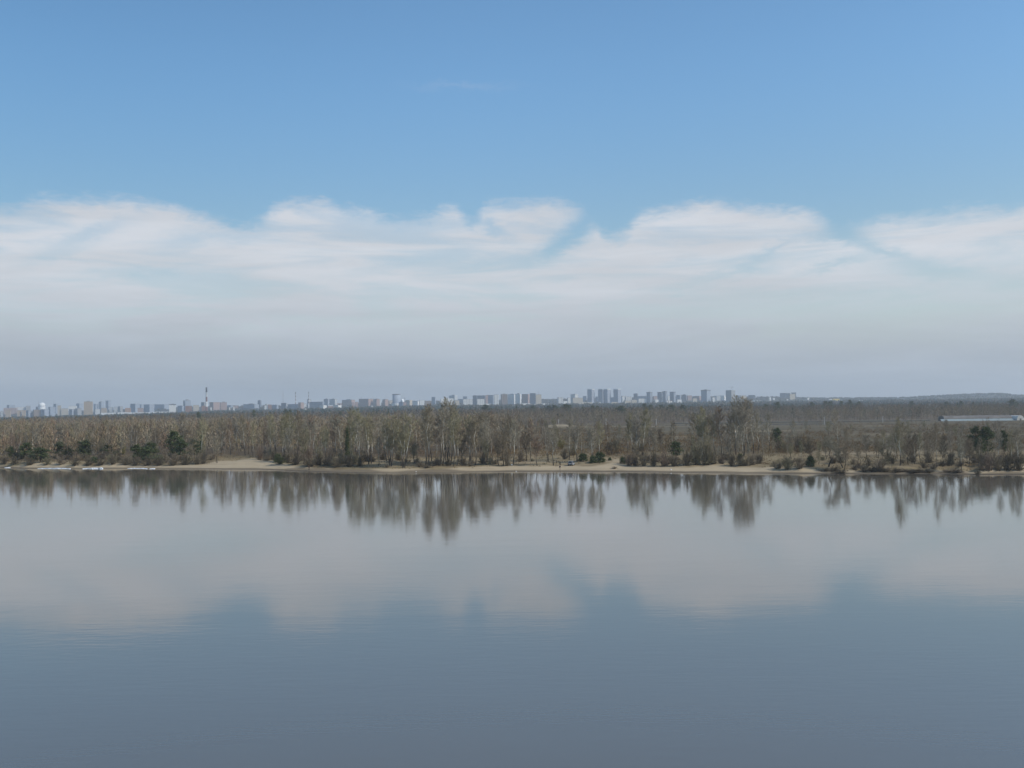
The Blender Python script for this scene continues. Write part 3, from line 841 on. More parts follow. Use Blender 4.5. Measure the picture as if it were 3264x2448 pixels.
# crown-top height wanted along the far edge of the wood, from the skyline of the photograph
TOPLINE = [(-300, 1342), (0, 1337), (60, 1333), (200, 1327), (300, 1322), (520, 1317), (800, 1312), (1000, 1311), (1200, 1306), (1400, 1303), (1600, 1300), (1800, 1297), (2000, 1295), (2200, 1292), (2400, 1291),
           (2600, 1288), (2800, 1286), (3000, 1285), (3264, 1283), (3600, 1282)]
parts = []
left = lambda px, y: (px < 1560 + 200 * vnoise(px / 90, y / 60, 4)) & ~((px > 600) & (px < 930) & (y < 450)) & ~((y < 720) & (vnoise(px / 45, y / 60, 52) < .28))
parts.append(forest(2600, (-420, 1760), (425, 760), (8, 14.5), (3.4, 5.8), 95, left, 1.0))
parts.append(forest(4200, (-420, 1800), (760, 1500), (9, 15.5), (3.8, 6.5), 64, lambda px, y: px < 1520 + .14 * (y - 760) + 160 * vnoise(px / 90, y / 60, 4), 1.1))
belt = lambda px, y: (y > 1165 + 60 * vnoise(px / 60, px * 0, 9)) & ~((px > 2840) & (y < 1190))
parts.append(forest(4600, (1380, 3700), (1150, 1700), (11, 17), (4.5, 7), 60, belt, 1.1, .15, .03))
n = 3600
pxe = rng.uniform(-420, 3700, n); ye = rng.uniform(1600, 2200, n)
s_ = np.array([s_of(p) for p in pxe])
zt = np.array([at(p, np.interp(p, [a for a, b in TOPLINE], [b for a, b in TOPLINE]), yy)[2] for p, yy in zip(pxe, ye)])
He = np.clip(zt - G(s_ * ye, ye), 6, 24) * rng.uniform(.72, 1.0, n)
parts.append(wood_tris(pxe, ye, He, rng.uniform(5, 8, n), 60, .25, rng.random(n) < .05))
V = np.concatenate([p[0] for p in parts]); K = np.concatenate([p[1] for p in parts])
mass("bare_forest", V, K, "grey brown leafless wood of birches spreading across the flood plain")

# low scrub and reedy bushes over the open field on the right, and undergrowth on the bank
parts = []
fieldn = lambda px, y: (vnoise(px / 70, y / 26, 14) > .38) & ~((y > 660) & (y < 1110) & (px > 2385) & (px < 2665)) & ~((y > 660) & (y < 1090) & (px > 2115) & (px < 2265)) & ~((y > 1070) & (px > 2850))
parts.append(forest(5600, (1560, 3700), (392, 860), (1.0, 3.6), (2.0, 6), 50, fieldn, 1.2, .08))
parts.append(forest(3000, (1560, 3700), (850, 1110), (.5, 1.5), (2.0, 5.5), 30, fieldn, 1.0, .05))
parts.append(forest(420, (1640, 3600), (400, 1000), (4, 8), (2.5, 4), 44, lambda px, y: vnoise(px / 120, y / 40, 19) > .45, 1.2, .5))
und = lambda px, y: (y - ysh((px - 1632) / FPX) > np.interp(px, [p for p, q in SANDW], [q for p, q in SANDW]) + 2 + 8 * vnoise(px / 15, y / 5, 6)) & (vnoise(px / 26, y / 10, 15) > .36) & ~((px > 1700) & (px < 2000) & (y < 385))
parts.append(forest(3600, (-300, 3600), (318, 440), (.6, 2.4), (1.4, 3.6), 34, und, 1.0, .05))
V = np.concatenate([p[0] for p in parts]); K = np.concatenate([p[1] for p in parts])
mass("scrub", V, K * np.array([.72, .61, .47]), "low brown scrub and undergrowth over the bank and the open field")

# dry grass tufts along the top of the beach
n = 5200
px = rng.uniform(-200, 3500, n); t_ = rng.uniform(2, 60, n)
swn = np.interp(px, [p for p, q in SANDW], [q for p, q in SANDW])
ok = (t_ > swn * rng.uniform(.85, 1.4, n)) & (vnoise(px / 14, t_ / 3, 23) > .4); px, t_ = px[ok], t_[ok]
s_ = (px - 1632) / FPX; y = ysh(s_) + t_; x = s_ * y; z = G(x, y); n = len(px)
q = 6
off = rng.normal(0, .35, (n, q, 2)); hh = rng.uniform(.25, .75, (n, q)); w_ = rng.uniform(.05, .12, (n, q))
b0 = np.stack([x[:, None] + off[..., 0], y[:, None] + off[..., 1], np.repeat(z[:, None], q, 1) - .05], -1)
sd = rng.uniform(0, np.pi, (n, q)); sd = np.stack([np.cos(sd), np.sin(sd), 0 * sd], -1)
V = np.stack([b0 - sd * w_[..., None], b0 + sd * w_[..., None], b0 + np.stack([rng.normal(0, .2, (n, q)), rng.normal(0, .2, (n, q)), hh], -1)], 2).reshape(-1, 3, 3)
K = (np.array([[.27, .21, .12]]) * rng.uniform(.6, 1.15, (n * q, 1)))
mass("dry_grass", V, K, "straw coloured dry grass along the top of the beach")


# wooded slope, town trees and ridge far away: rough clumps
def clumps(px, y, H, W, col):
    n = len(px); s = np.array([s_of(p) for p in px]); x = s * y; z = G(x, y)
    k = 5
    a = np.linspace(0, 2 * np.pi, k, endpoint=False)[None, :] + rng.uniform(0, 6, (n, 1))
    r = W[:, None] * .5 * rng.uniform(.6, 1.2, (n, k))
    ring = np.stack([x[:, None] + np.cos(a) * r, y[:, None] + np.sin(a) * r, (z + H * .45)[:, None] + rng.normal(0, .1, (n, k)) * H[:, None]], -1)
    bot = np.stack([x, y, z - 1], 1); top = np.stack([x + rng.normal(0, .15, n) * W, y, z + H], 1)
    T = []
    for i in range(k):
        j = (i + 1) % k
        T.append(np.stack([ring[:, i], ring[:, j], top], 1)); T.append(np.stack([ring[:, j], ring[:, i], bot], 1))
    return np.concatenate(T), np.concatenate([col * rng.uniform(.85, 1.15, (n, 1)) for _ in T])


n = 9000
px = rng.uniform(-500, 3800, n); y = 2300 + 2350 * rng.random(n)
col = np.where(rng.random((n, 1)) < .55, np.array([[.022, .036, .026]]), np.array([[.07, .062, .048]]))
A1 = clumps(px, y, rng.uniform(7, 13, n), rng.uniform(8, 16, n), col)
n = 7000
px = rng.uniform(-600, 3900, n); y = 5300 + 1900 * rng.random(n) ** .6
col = np.where(rng.random((n, 1)) < np.clip((px[:, None] - 2500) / 400, .35, .95), np.array([[.016, .028, .022]]), np.array([[.08, .072, .06]]))
A2 = clumps(px, y, rng.uniform(5, 12, n) * (.45 + .55 * smooth(5600, 6500, y)), rng.uniform(10, 22, n), col)
mass("distant_forest", np.concatenate([A1[0], A2[0]]), np.concatenate([A1[1], A2[1]]), "blue hazed woodland on the slopes in front of and behind the city")

# ================================================================== THE CITY ON THE SKYLINE
ORD0 = "first second third fourth fifth sixth seventh eighth ninth tenth eleventh twelfth thirteenth fourteenth fifteenth sixteenth seventeenth eighteenth nineteenth twentieth".split()
REG = {1: (0, 5.183), 2: (400, 5.183), 3: (800, 5.183), 4: (1200, 5.183), 5: (1600, 5.183), 6: (2000, 5.183), 7: (2400, 5.183), 8: (2800, 4.767)}


def full(reg, zx, zy):
    x0, k = REG[reg]
    return x0 + zx / k, 1200 + zy / k


def tower(reg, xl, xm, xr, zt, zb, D, col, label, cat="apartment block", roof='roof_dark', house=None, name="apartment_block", group=None, cap=0.0, phi=None):
    """A block with its left face seen from xl to xm and its right face from xm to xr; zt is the roof line."""
    pl, pt = full(reg, xl, zt); pm, _ = full(reg, xm, zt); pr, pb = full(reg, xr, zb)
    L, Mi, Rr = at(pl, pt, D), at(pm, pt, D), at(pr, pt, D)
    lw, rw = max(Mi[0] - L[0], .4), max(Rr[0] - Mi[0], .4)
    f = min(max(math.atan2(rw, lw), .46), 1.27) if phi is None else phi
    a, b = lw / math.cos(f), rw / math.sin(f)
    z0 = min(g1(Mi[0], D), float(at(pm, pb, D)[2])) - 3
    H = Mi[2] - z0
    # local frame: near corner at the origin, left face along -x, right face along +y
    o_rot = -0.0
    body = MB(); body.box(-a, 0, 0, b, 0, H - 0.9)
    e = body.build(name, WALL[col])
    e.location = (Mi[0], D, z0); e.rotation_euler = (0, 0, -(f))
    tag(e, label, cat, group)
    r = MB(); ov = cap
    r.box(-a - ov, ov, -ov, b + ov, H - 0.9 - (2.5 if cap else 0) + 0.003, H)
    r.build("roof", M[roof], e)
    if house:
        h = MB(); h.box(-a * .65, -a * .25, b * .3, b * .7, H + .003, H + house)
        h.build("rooftop_house", WALL['grey'], e)
    return e


D = 5500
T = tower
# ---- far left, paler with distance
T(1, 0, 10, 40, 570, 690, 4800, 'pale', "pale block cut by the left edge of the city", group=None)
T(1, 72, 88, 160, 552, 690, 4700, 'beige', "beige tower standing low at the far left of the city")
T(1, 262, 285, 340, 558, 675, 4800, 'beige', "left one of two slim beige towers side by side, far left")
T(1, 345, 362, 412, 556, 672, 4800, 'beige', "right one of two slim beige towers side by side, far left")
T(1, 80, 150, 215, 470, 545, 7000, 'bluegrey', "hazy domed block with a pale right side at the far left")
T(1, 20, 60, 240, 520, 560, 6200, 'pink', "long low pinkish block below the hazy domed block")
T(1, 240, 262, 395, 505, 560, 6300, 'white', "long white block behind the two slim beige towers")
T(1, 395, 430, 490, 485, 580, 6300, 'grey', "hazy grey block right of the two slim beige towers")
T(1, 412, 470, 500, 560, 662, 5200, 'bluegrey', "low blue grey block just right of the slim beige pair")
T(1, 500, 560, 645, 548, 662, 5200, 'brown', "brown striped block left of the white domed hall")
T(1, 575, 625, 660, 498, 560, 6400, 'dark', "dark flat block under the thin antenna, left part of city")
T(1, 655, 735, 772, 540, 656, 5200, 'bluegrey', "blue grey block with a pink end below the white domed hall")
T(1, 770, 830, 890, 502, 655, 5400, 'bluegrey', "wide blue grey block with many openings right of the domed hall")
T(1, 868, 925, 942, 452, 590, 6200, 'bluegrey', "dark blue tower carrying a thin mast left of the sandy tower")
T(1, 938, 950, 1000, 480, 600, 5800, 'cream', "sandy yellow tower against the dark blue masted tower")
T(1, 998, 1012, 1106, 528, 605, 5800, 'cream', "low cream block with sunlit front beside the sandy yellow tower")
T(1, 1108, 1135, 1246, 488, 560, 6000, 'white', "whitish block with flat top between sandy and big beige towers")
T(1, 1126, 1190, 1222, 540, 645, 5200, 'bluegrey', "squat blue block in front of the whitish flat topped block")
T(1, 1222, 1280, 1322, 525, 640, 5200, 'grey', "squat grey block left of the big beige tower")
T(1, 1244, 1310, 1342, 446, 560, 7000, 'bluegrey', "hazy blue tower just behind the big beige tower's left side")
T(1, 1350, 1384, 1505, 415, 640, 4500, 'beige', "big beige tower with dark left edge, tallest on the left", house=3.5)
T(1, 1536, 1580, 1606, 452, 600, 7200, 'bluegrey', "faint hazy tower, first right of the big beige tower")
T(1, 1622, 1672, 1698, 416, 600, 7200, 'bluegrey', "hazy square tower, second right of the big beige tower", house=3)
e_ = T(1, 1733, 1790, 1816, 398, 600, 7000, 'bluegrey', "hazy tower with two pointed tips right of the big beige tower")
T(1, 1528, 1575, 1632, 540, 625, 5300, 'pale', "pale low block at the right foot of the big beige tower")
T(1, 1655, 1672, 1750, 520, 595, 5600, 'beige', "beige low block beneath the hazy square tower")
T(1, 1795, 1808, 1862, 508, 585, 6200, 'pale', "first of three pale blocks in a row right of the twin tips")
T(1, 1866, 1880, 1932, 500, 585, 6200, 'pale', "second of three pale blocks in a row right of the twin tips")
T(1, 1934, 1985, 2012, 494, 585, 6200, 'grey', "third of three pale blocks in a row, greyer, right of the twin tips")
T(2, -16, -6, 78, 520, 602, 5200, 'orange', "orange brick block above the long white sheds on the left")
T(2, 60, 162, 205, 450, 590, 5800, 'bluegrey', "tall blue grey slab right of the orange brick block")
T(2, 180, 200, 282, 520, 602, 5300, 'pink', "pinkish block at the foot of the blue grey slab")
T(2, 205, 262, 286, 460, 520, 6800, 'bluegrey', "small hazy block between two blue grey slabs on the left")
T(2, 282, 396, 442, 462, 592, 5600, 'bluegrey', "second blue grey slab with a pale sunlit end, left part")
T(2, 442, 640, 692, 460, 565, 6500, 'bluegrey', "long hazy blue slab left of the white building with dark openings")
T(2, 705, 722, 822, 458, 592, 4600, 'white', "white building with dark openings under a dark flat roof", house=2, cap=1.2)
T(2, 845, 935, 952, 482, 600, 5500, 'bluegrey', "low blue block between white building and tall dark block")
T(2, 928, 986, 1062, 396, 520, 6000, 'bluegrey', "tall dark block with raised left part left of the striped chimney", house=6)
T(2, 972, 988, 1088, 484, 602, 4800, 'brick', "red brick block in front of the tall dark block")
T(2, 1088, 1120, 1206, 472, 540, 5800, 'cream', "low cream block just left of the striped chimney's reddish neighbour")
T(2, 1238, 1300, 1322, 424, 592, 5400, 'grey', "grey block touching the left side of the big striped chimney")
T(2, 1248, 1258, 1320, 482, 602, 4900, 'brick', "reddish low block at the left foot of the big striped chimney")
T(2, 1362, 1452, 1532, 424, 535, 5800, 'pink', "blue shaded block with pink sunlit end right of the striped chimney")
T(2, 1534, 1572, 1664, 426, 535, 5900, 'pink', "pinkish rounded pair of blocks, second right of the striped chimney", house=4)
T(2, 1676, 1740, 1762, 474, 525, 6300, 'bluegrey', "low blue block between the pinkish blocks and a pink house")
T(2, 1788, 1800, 1856, 480, 520, 6100, 'pink', "small pink house left of the long blue factory roofs")
T(2, 1920, 2130, 2178, 456, 525, 6000, 'bluegrey', "long low blue hall left of the lone blue tower", house=4)
# ---- power station and the middle
T(3, 104, 150, 166, 395, 495, 6200, 'dark', "lone narrow blue tower left of the thin mast", house=3)
T(3, 216, 226, 272, 478, 512, 5600, 'white', "small white house under the lone narrow blue tower's right")
T(3, 272, 280, 336, 464, 512, 5600, 'brick', "red brick house left of the power station")
T(3, 334, 425, 446, 466, 518, 5600, 'bluegrey', "blue block with narrow white end left of the power station")
T(3, 490, 575, 585, 436, 512, 5400, 'dark', "left tower block of the blue power station", cat="power station", name="power_station", group="buildings of the power station")
T(3, 578, 775, 785, 456, 512, 5420, 'bluegrey', "long low turbine hall between the power station's two end blocks", cat="power station", name="power_station", group="buildings of the power station")
T(3, 772, 822, 864, 428, 512, 5400, 'pink', "right end block of the power station with pink sunlit face", cat="power station", name="power_station", group="buildings of the power station")
T(3, 864, 872, 920, 450, 492, 6000, 'white', "white low block just right of the power station")
T(3, 918, 946, 990, 376, 440, 6000, 'pale', "pale block at the foot of the right thin chimney")
T(3, 940, 1180, 1202, 416, 500, 5900, 'bluegrey_s', "long striped blue slab right of the thin chimneys")
T(3, 1195, 1270, 1284, 372, 490, 6100, 'bluegrey', "left of two blue blocks behind the white panel blocks", house=3)
T(3, 1284, 1386, 1412, 374, 480, 6050, 'pale', "right of two blue blocks behind white panel blocks, white edged", house=3)
T(3, 875, 884, 968, 530, 562, 4300, 'white', "white low shed with dark roof in the trees below power station", cat="shed", name="shed")
T(3, 752, 758, 788, 566, 582, 3900, 'white', "tiny white shed in the treetops left of the white low shed", cat="shed", name="shed")
T(3, 1122, 1196, 1238, 474, 580, 4600, 'white', "nearer block with dark left face and bright white panel, leftmost of three")
T(3, 1266, 1276, 1346, 476, 580, 4600, 'pink', "nearer block with pink centre and white edges, middle of three", cap=.8, roof='roof_pale')
T(3, 1346, 1440, 1482, 472, 580, 4600, 'white', "nearer dark block with white right end, rightmost of three")
T(3, 1488, 1660, 1704, 386, 465, 6200, 'pink', "long dark slab with pink end right of the panel blocks", house=4)
T(3, 1655, 1668, 1704, 430, 500, 5600, 'pink', "slim pinkish white block below the long dark slab's end")
T(3, 1712, 1722, 1768, 420, 466, 5700, 'pink', "small pinkish block left of the dark spired block")
T(3, 1768, 1940, 2002, 368, 466, 5900, 'pink', "broad dark block with central spire and pink right end")
T(3, 2008, 2080, 2142, 376, 466, 5900, 'pale', "pale stepped block right of the spired block", house=3.5)
T(4, -34, 2, 48, 372, 465, 5800, 'pink', "pink and white block, first left of the round tower")
T(4, 92, 142, 190, 378, 472, 5700, 'pink', "pink ended block touching the round tower's left neighbour gap", house=3)
T(4, 192, 215, 266, 395, 440, 6300, 'cream', "long cream block partly behind the round tower")
T(4, 362, 432, 455, 420, 500, 5100, 'bluegrey', "blue block just below right of the round tower")
T(4, 440, 446, 492, 425, 510, 5100, 'pink', "pinkish low block right of the round tower's foot")
T(4, 476, 548, 585, 390, 475, 5500, 'cream', "blue shaded block with cream end right of the round tower")
T(4, 588, 682, 698, 404, 488, 5400, 'white', "blue slab with a thin white edge, second right of round tower")
T(4, 698, 712, 800, 392, 488, 5500, 'white', "long white block behind bare treetops, left half")
T(4, 790, 800, 902, 402, 488, 5450, 'brown', "brown block behind bare treetops next to the long white block")
T(4, 908, 968, 978, 338, 430, 6000, 'bluegrey', "narrow blue tower left of the two tall treetops")
T(4, 1050, 1064, 1272, 364, 440, 5600, 'white', "long white topped slab seen through the two tall treetops", roof='roof_pale')
T(4, 1196, 1290, 1336, 312, 400, 6100, 'pale', "tower with two white rooftop boxes right of the tall treetops", house=4, roof='roof_pale')
T(4, 1288, 1300, 1368, 392, 464, 5300, 'cream', "low cream block at the right foot of the white topped slab")
T(4, 1336, 1425, 1432, 372, 440, 6200, 'bluegrey', "low hazy blue block right of the white rooftop boxes")
T(4, 1428, 1490, 1504, 328, 392, 6200, 'bluegrey', "blue block above a long white low building, centre")
T(4, 1420, 1430, 1592, 374, 440, 5600, 'white_s', "long white striped low building in the centre")
T(4, 1588, 1656, 1664, 312, 450, 5500, 'dark', "tall dark slab end, first of the row of towers left of masted block")
T(4, 1658, 1790, 1800, 312, 374, 5700, 'dark', "broad dark block standing over the white striped front")
T(4, 1656, 1662, 1784, 370, 432, 5300, 'white_s', "white striped building under the broad dark block")
T(4, 1796, 1804, 1842, 308, 430, 5600, 'pink', "slim pink tower beside the broad dark block")
T(4, 1842, 1924, 1938, 306, 425, 5700, 'bluegrey', "blue tower between slim pink tower and white columns")
T(4, 1936, 1944, 2018, 300, 432, 5500, 'white_s', "tower with two bright white columns in the central row", house=2)
T(4, 2052, 2066, 2162, 292, 430, 5600, 'brown_s', "brown pink tower right of the white columned tower", house=3)
T(5, 92, 202, 220, 292, 412, 5700, 'white', "blue slab with pale right edge, third left of the masted block", house=3)
T(5, 218, 298, 318, 288, 412, 5650, 'white', "brownish blue slab with white edge, second left of the masted block", house=4)
T(5, 328, 430, 456, 290, 412, 5600, 'pink', "blue slab with pink edge, nearest left of the masted block")
T(5, 462, 552, 560, 276, 404, 5700, 'dark', "dark blue tower touching the cream block with mast")
T(5, 556, 562, 652, 296, 408, 5400, 'cream', "plain cream windowless block carrying a tall thin mast")
T(5, 916, 930, 1014, 346, 392, 5700, 'white_s', "pair of small white houses midway to the three tall towers")
T(5, 1082, 1092, 1134, 350, 392, 5700, 'white', "small white house left of the white striped block")
T(5, 1138, 1204, 1264, 292, 395, 5900, 'white_s', "white striped block left of the three tall towers", house=2)
T(5, 1160, 1172, 1340, 352, 398, 5500, 'cream', "long cream low block in front of the white striped block")
T(5, 1338, 1396, 1404, 322, 400, 6200, 'bluegrey', "hazy blue block against the left tall tower")
for (a, b, c, zt, lab) in ((1414, 1482, 1534, 208, "left tall tower, dark left face and pale right face"), (1590, 1662, 1676, 206, "dark left half of the middle tall twin tower"),
                           (1676, 1742, 1804, 206, "pale ended right half of the middle tall twin tower"), (1846, 1916, 1974, 206, "right tall tower, dark left face and pale right face")):
    T(5, a, b, c, zt, 422, 5500, 'glassy', lab, group="tall towers of one design", roof='roof_pale', cap=.6)
T(5, 1546, 1584, 1594, 332, 402, 6000, 'bluegrey', "low block between the left and middle tall towers")
T(5, 1800, 1842, 1850, 344, 422, 5700, 'bluegrey', "low blue block between the middle and right tall towers")
T(5, 1972, 1990, 2062, 322, 440, 5700, 'white', "white block first right of the right tall tower")
T(5, 2032, 2044, 2144, 332, 432, 5600, 'white_s', "white block with dark bays, second right of the tall towers")
T(6, -60, -40, 62, 398, 446, 5300, 'cream', "low cream building in the gap right of the tall towers")
T(6, 60, 70, 160, 386, 424, 5600, 'cream', "cream low block left of the white striped long block")
T(6, 104, 162, 180, 282, 345, 6200, 'dark', "dark squat tower on the skyline right of the tall towers", house=2)
T(6, 168, 316, 326, 322, 365, 5900, 'bluegrey', "long blue slab beneath the dark squat tower")
T(6, 172, 180, 324, 364, 428, 5500, 'white_s', "long white striped block left of the grey blue towers")
T(6, 322, 372, 418, 258, 432, 5500, 'bluegrey_s', "first grey blue tower of the four, standing alone", cap=.8, house=2)
T(6, 498, 560, 582, 256, 432, 5500, 'bluegrey_s', "left half of the broad grey blue double tower", cap=.8)
T(6, 584, 626, 662, 246, 432, 5480, 'bluegrey_s', "taller right half of the broad grey blue double tower", cap=.8, house=3)
T(6, 704, 764, 804, 252, 430, 5500, 'bluegrey_s', "last grey blue tower of the four, right of the double tower", cap=.8)
T(6, 424, 436, 498, 322, 372, 6200, 'pink', "pinkish hazy block between the first two grey blue towers")
T(6, 454, 462, 518, 380, 424, 5300, 'white', "small white square block between grey blue towers")
T(6, 628, 640, 748, 402, 480, 4400, 'white_s', "nearer white block with four columns low among the pines", roof='roof_rust')
T(6, 660, 668, 704, 322, 405, 6000, 'white', "white slim block in the gap between the grey blue towers")
T(6, 808, 870, 892, 306, 392, 6000, 'bluegrey', "blue block right of the last grey blue tower")
T(6, 820, 826, 898, 378, 410, 5400, 'white', "low white block under the blue block right of grey blue towers")
T(6, 896, 968, 986, 302, 392, 5900, 'dark', "dark brown block midway to the capped tower", house=3)
T(6, 982, 996, 1070, 314, 372, 6000, 'pink', "pink and white block right of the dark brown block")
T(6, 1068, 1080, 1152, 360, 408, 5500, 'cream', "low cream house left of the capped tower")
T(6, 1112, 1190, 1228, 322, 402, 5900, 'pink', "blue and pink block touching the capped tower's left")
T(6, 1230, 1310, 1388, 222, 432, 5300, 'bluegrey', "capped tower, wide and glassy with a dark overhanging top", cap=1.6, house=3)
T(6, 1392, 1402, 1454, 342, 432, 5300, 'white_s', "white columned block right of the capped tower")
T(6, 1448, 1470, 1540, 318, 402, 5900, 'pale', "pale block, first of two between capped tower and crane tower")
T(6, 1538, 1600, 1644, 314, 402, 5900, 'white', "white ended block, second of two between capped tower and crane tower")
T(6, 1640, 1716, 1798, 224, 428, 5400, 'grey', "unfinished grey tower with a crane on its roof", roof='roof_pale')
T(6, 1798, 1846, 1856, 312, 418, 6000, 'bluegrey', "hazy blue block right of the unfinished crane tower")
T(6, 1858, 1868, 1972, 312, 402, 6100, 'cream', "block with cream lower corner behind the tall right hand birches")
T(6, 2006, 2104, 2116, 306, 402, 6300, 'dark', "dark blue block right of the tall right hand birches")
T(6, 2068, 2076, 2180, 400, 424, 5400, 'white', "long white shed low under the dark blue block", cat="shed", name="shed")
# ---- right end
T(7, -40, -34, 20, 398, 422, 5400, 'white', "short white shed left of the bright long shed", cat="shed", name="shed")
T(7, 12, 20, 138, 398, 424, 5350, 'white', "bright white long shed on the hill foot", cat="shed", name="shed")
T(7, 268, 274, 302, 342, 388, 5800, 'white', "narrow white house on the wooded slope right of the city")
T(7, 328, 334, 362, 352, 378, 5900, 'white', "small white cottage right of the narrow white house")
T(7, 454, 540, 552, 272, 335, 6400, 'dark', "dark block with rounded top, left one on the hill crest")
T(7, 550, 612, 624, 274, 340, 6400, 'dark', "lower dark block between the hill crest blocks")
T(7, 644, 708, 722, 264, 350, 6450, 'dark', "highest dark block behind the cream block on the crest", cap=1.5)
T(7, 604, 612, 704, 288, 360, 6100, 'cream', "cream block on the hill crest, last big one to the right")
T(7, 558, 562, 586, 372, 388, 5800, 'white', "tiny white cottage under the hill crest blocks", cat="house", name="house")
T(7, 898, 903, 934, 348, 366, 6000, 'white', "lone white cottage on the slope left of the yellow warehouse", cat="house", name="house")
T(7, 1256, 1262, 1322, 368, 396, 5600, 'white', "white lean shed beside the yellow warehouse", cat="shed", name="shed")
T(7, 1318, 1328, 1442, 356, 400, 5500, 'yellow', "bright yellow warehouse with a dark roof", cat="warehouse", name="warehouse", cap=1.0)
T(7, 1715, 1722, 1872, 390, 410, 5500, 'white', "long white shed right of the yellow warehouse", cat="shed", name="shed")
T(7, 1760, 1768, 1892, 412, 434, 5200, 'white', "lower grey white shed below the long white shed", cat="shed", name="shed")
for i, (zx, zy, lab) in enumerate(((140, 345, "first"), (205, 365, "second"), (330, 370, "third"), (740, 372, "fourth"), (778, 322, "fifth"), (878, 345, "sixth"), (1205, 352, "seventh"))):
    T(8, zx - 14, zx - 10, zx + 16, zy, zy + 22, 6000, 'white' if i != 4 else 'pink', "white hill cottage, %s from the left below the wooded ridge" % lab if i != 4 else "pinkish roofed cottage, fifth from the left below the wooded ridge", cat="house", name="house", group="cottages scattered on the hill")
# low pale sheds strung along the foot of the city
for reg, a, b, zy, lab in ((1, 1662, 1885, 600, "long white shed under the twin tipped tower"), (1, 1936, 2150, 594, "long white shed left of the orange brick block"), (2, 80, 372, 596, "long white shed under the blue grey slab"),
                           (2, 430, 800, 584, "longest white wall running up to the white building"), (5, 318, 470, 446, "white long shed under the pink edged slab"), (5, 520, 600, 455, "short white shed below the cream masted block"), (5, 650, 775, 448, "white shed on the open ground right of the masted block"),
                           (5, 1010, 1082, 408, "white flat shed left of the white striped block"), (5, 1308, 1494, 426, "cream long shed at the foot of the left tall tower"), (5, 1594, 1634, 426, "white kiosk like shed at the foot of the twin tower"), (5, 1806, 1914, 424, "cream shed at the foot of the right tall tower"),
                           (4, 1664, 1900, 452, "long white shed below the row of central towers"), (2, 1398, 1426, 512, "small white hut, nearest right of the striped chimney"), (2, 1706, 1730, 508, "small white hut, second right of the striped chimney"), (2, 1774, 1800, 504, "small white hut, third right of the striped chimney"), (3, 1984, 2020, 484, "small white hut below the pale stepped block")):
    T(reg, a, a + 6, b, zy, zy + 18, 5000, 'white' if 'cream' not in lab else 'cream', lab, cat="shed", name="shed", roof='roof_pale')


# low roofs filling the gaps of the skyline
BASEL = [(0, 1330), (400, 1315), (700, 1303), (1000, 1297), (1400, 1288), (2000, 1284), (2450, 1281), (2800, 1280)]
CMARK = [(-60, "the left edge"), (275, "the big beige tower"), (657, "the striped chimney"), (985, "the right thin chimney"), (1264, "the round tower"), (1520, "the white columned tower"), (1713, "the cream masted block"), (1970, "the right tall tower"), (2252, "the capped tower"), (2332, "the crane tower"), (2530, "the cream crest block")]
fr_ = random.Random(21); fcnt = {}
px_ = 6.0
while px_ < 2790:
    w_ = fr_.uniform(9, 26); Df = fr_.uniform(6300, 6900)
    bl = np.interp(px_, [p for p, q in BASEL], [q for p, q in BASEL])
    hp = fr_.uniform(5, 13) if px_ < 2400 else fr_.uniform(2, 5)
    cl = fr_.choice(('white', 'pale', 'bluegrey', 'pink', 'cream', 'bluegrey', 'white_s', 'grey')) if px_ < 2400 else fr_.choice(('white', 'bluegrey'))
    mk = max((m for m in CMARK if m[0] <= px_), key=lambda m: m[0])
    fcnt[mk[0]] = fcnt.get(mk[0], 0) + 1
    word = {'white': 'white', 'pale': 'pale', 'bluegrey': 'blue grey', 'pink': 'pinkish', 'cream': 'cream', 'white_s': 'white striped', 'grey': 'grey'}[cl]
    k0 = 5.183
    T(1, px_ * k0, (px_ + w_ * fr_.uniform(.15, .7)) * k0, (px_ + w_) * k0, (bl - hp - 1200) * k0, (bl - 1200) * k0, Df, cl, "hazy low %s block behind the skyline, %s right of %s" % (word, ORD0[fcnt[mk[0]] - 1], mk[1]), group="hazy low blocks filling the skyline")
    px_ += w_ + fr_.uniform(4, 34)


def stand(reg, zx, zt, D, zb=None):
    px, py = full(reg, zx, zt)
    p = at(px, py, D); z0 = g1(p[0], D) - 1
    if zb is not None: z0 = float(at(px, full(reg, zx, zb)[1], D)[2])
    return (p[0], D, z0), p[2] - z0


def chimney(reg, zx, zt, D, r0, r1, stops, label, grp=None):
    loc, H = stand(reg, zx, zt, D)
    b = MB(); b.lathe([(r0, 0), (r0 * .8 + r1 * .2, H * .15), ((r0 + r1) / 2, H * .5), (r1, H - 1.5), (r1 * 1.06, H - 1.45), (r1 * 1.06, H)], 24)
    m = material("chimney_paint", m_bands([(p if p <= 0 else p, c) for p, c in stops(H)]), 0.85)
    e = b.build("chimney", m, None, True); e.location = loc
    tag(e, label, "chimney", grp)
    for u in (.35, .65, .93):
        g = MB(); rr_ = r0 + (r1 - r0) * u
        g.lathe([(rr_ + .05, H * u), (rr_ + 1.2, H * u + .05), (rr_ + 1.2, H * u + .9), (rr_ + .05, H * u + .95)], 24)
        g.build("gallery", M['steel'], e)
    return e


def big(H):
    # painted bands measured down from the top: 80, 80, 75, 85, 80, 30 of 430 units
    k = float(430 / 5.183 / FPX * 4600)
    out, z = [], H
    for f, c in ((.186, SOOT), (.186, WHT), (.175, RED), (.197, WHT), (.186, RED), (.07, WHT)):
        z -= f * k; out.append((max(z / H, 0.001), c))
    return [(0, RED)] + sorted(out)


chimney(2, 1338, 180, 4600, 4.7, 3.6, big, "big red and white banded chimney rising highest above the city")


def thin(H):
    return [(0, WHT)] + [(.30 + .1 * i, (RED, WHT)[i % 2]) for i in range(6)] + [(.9, SOOT)]


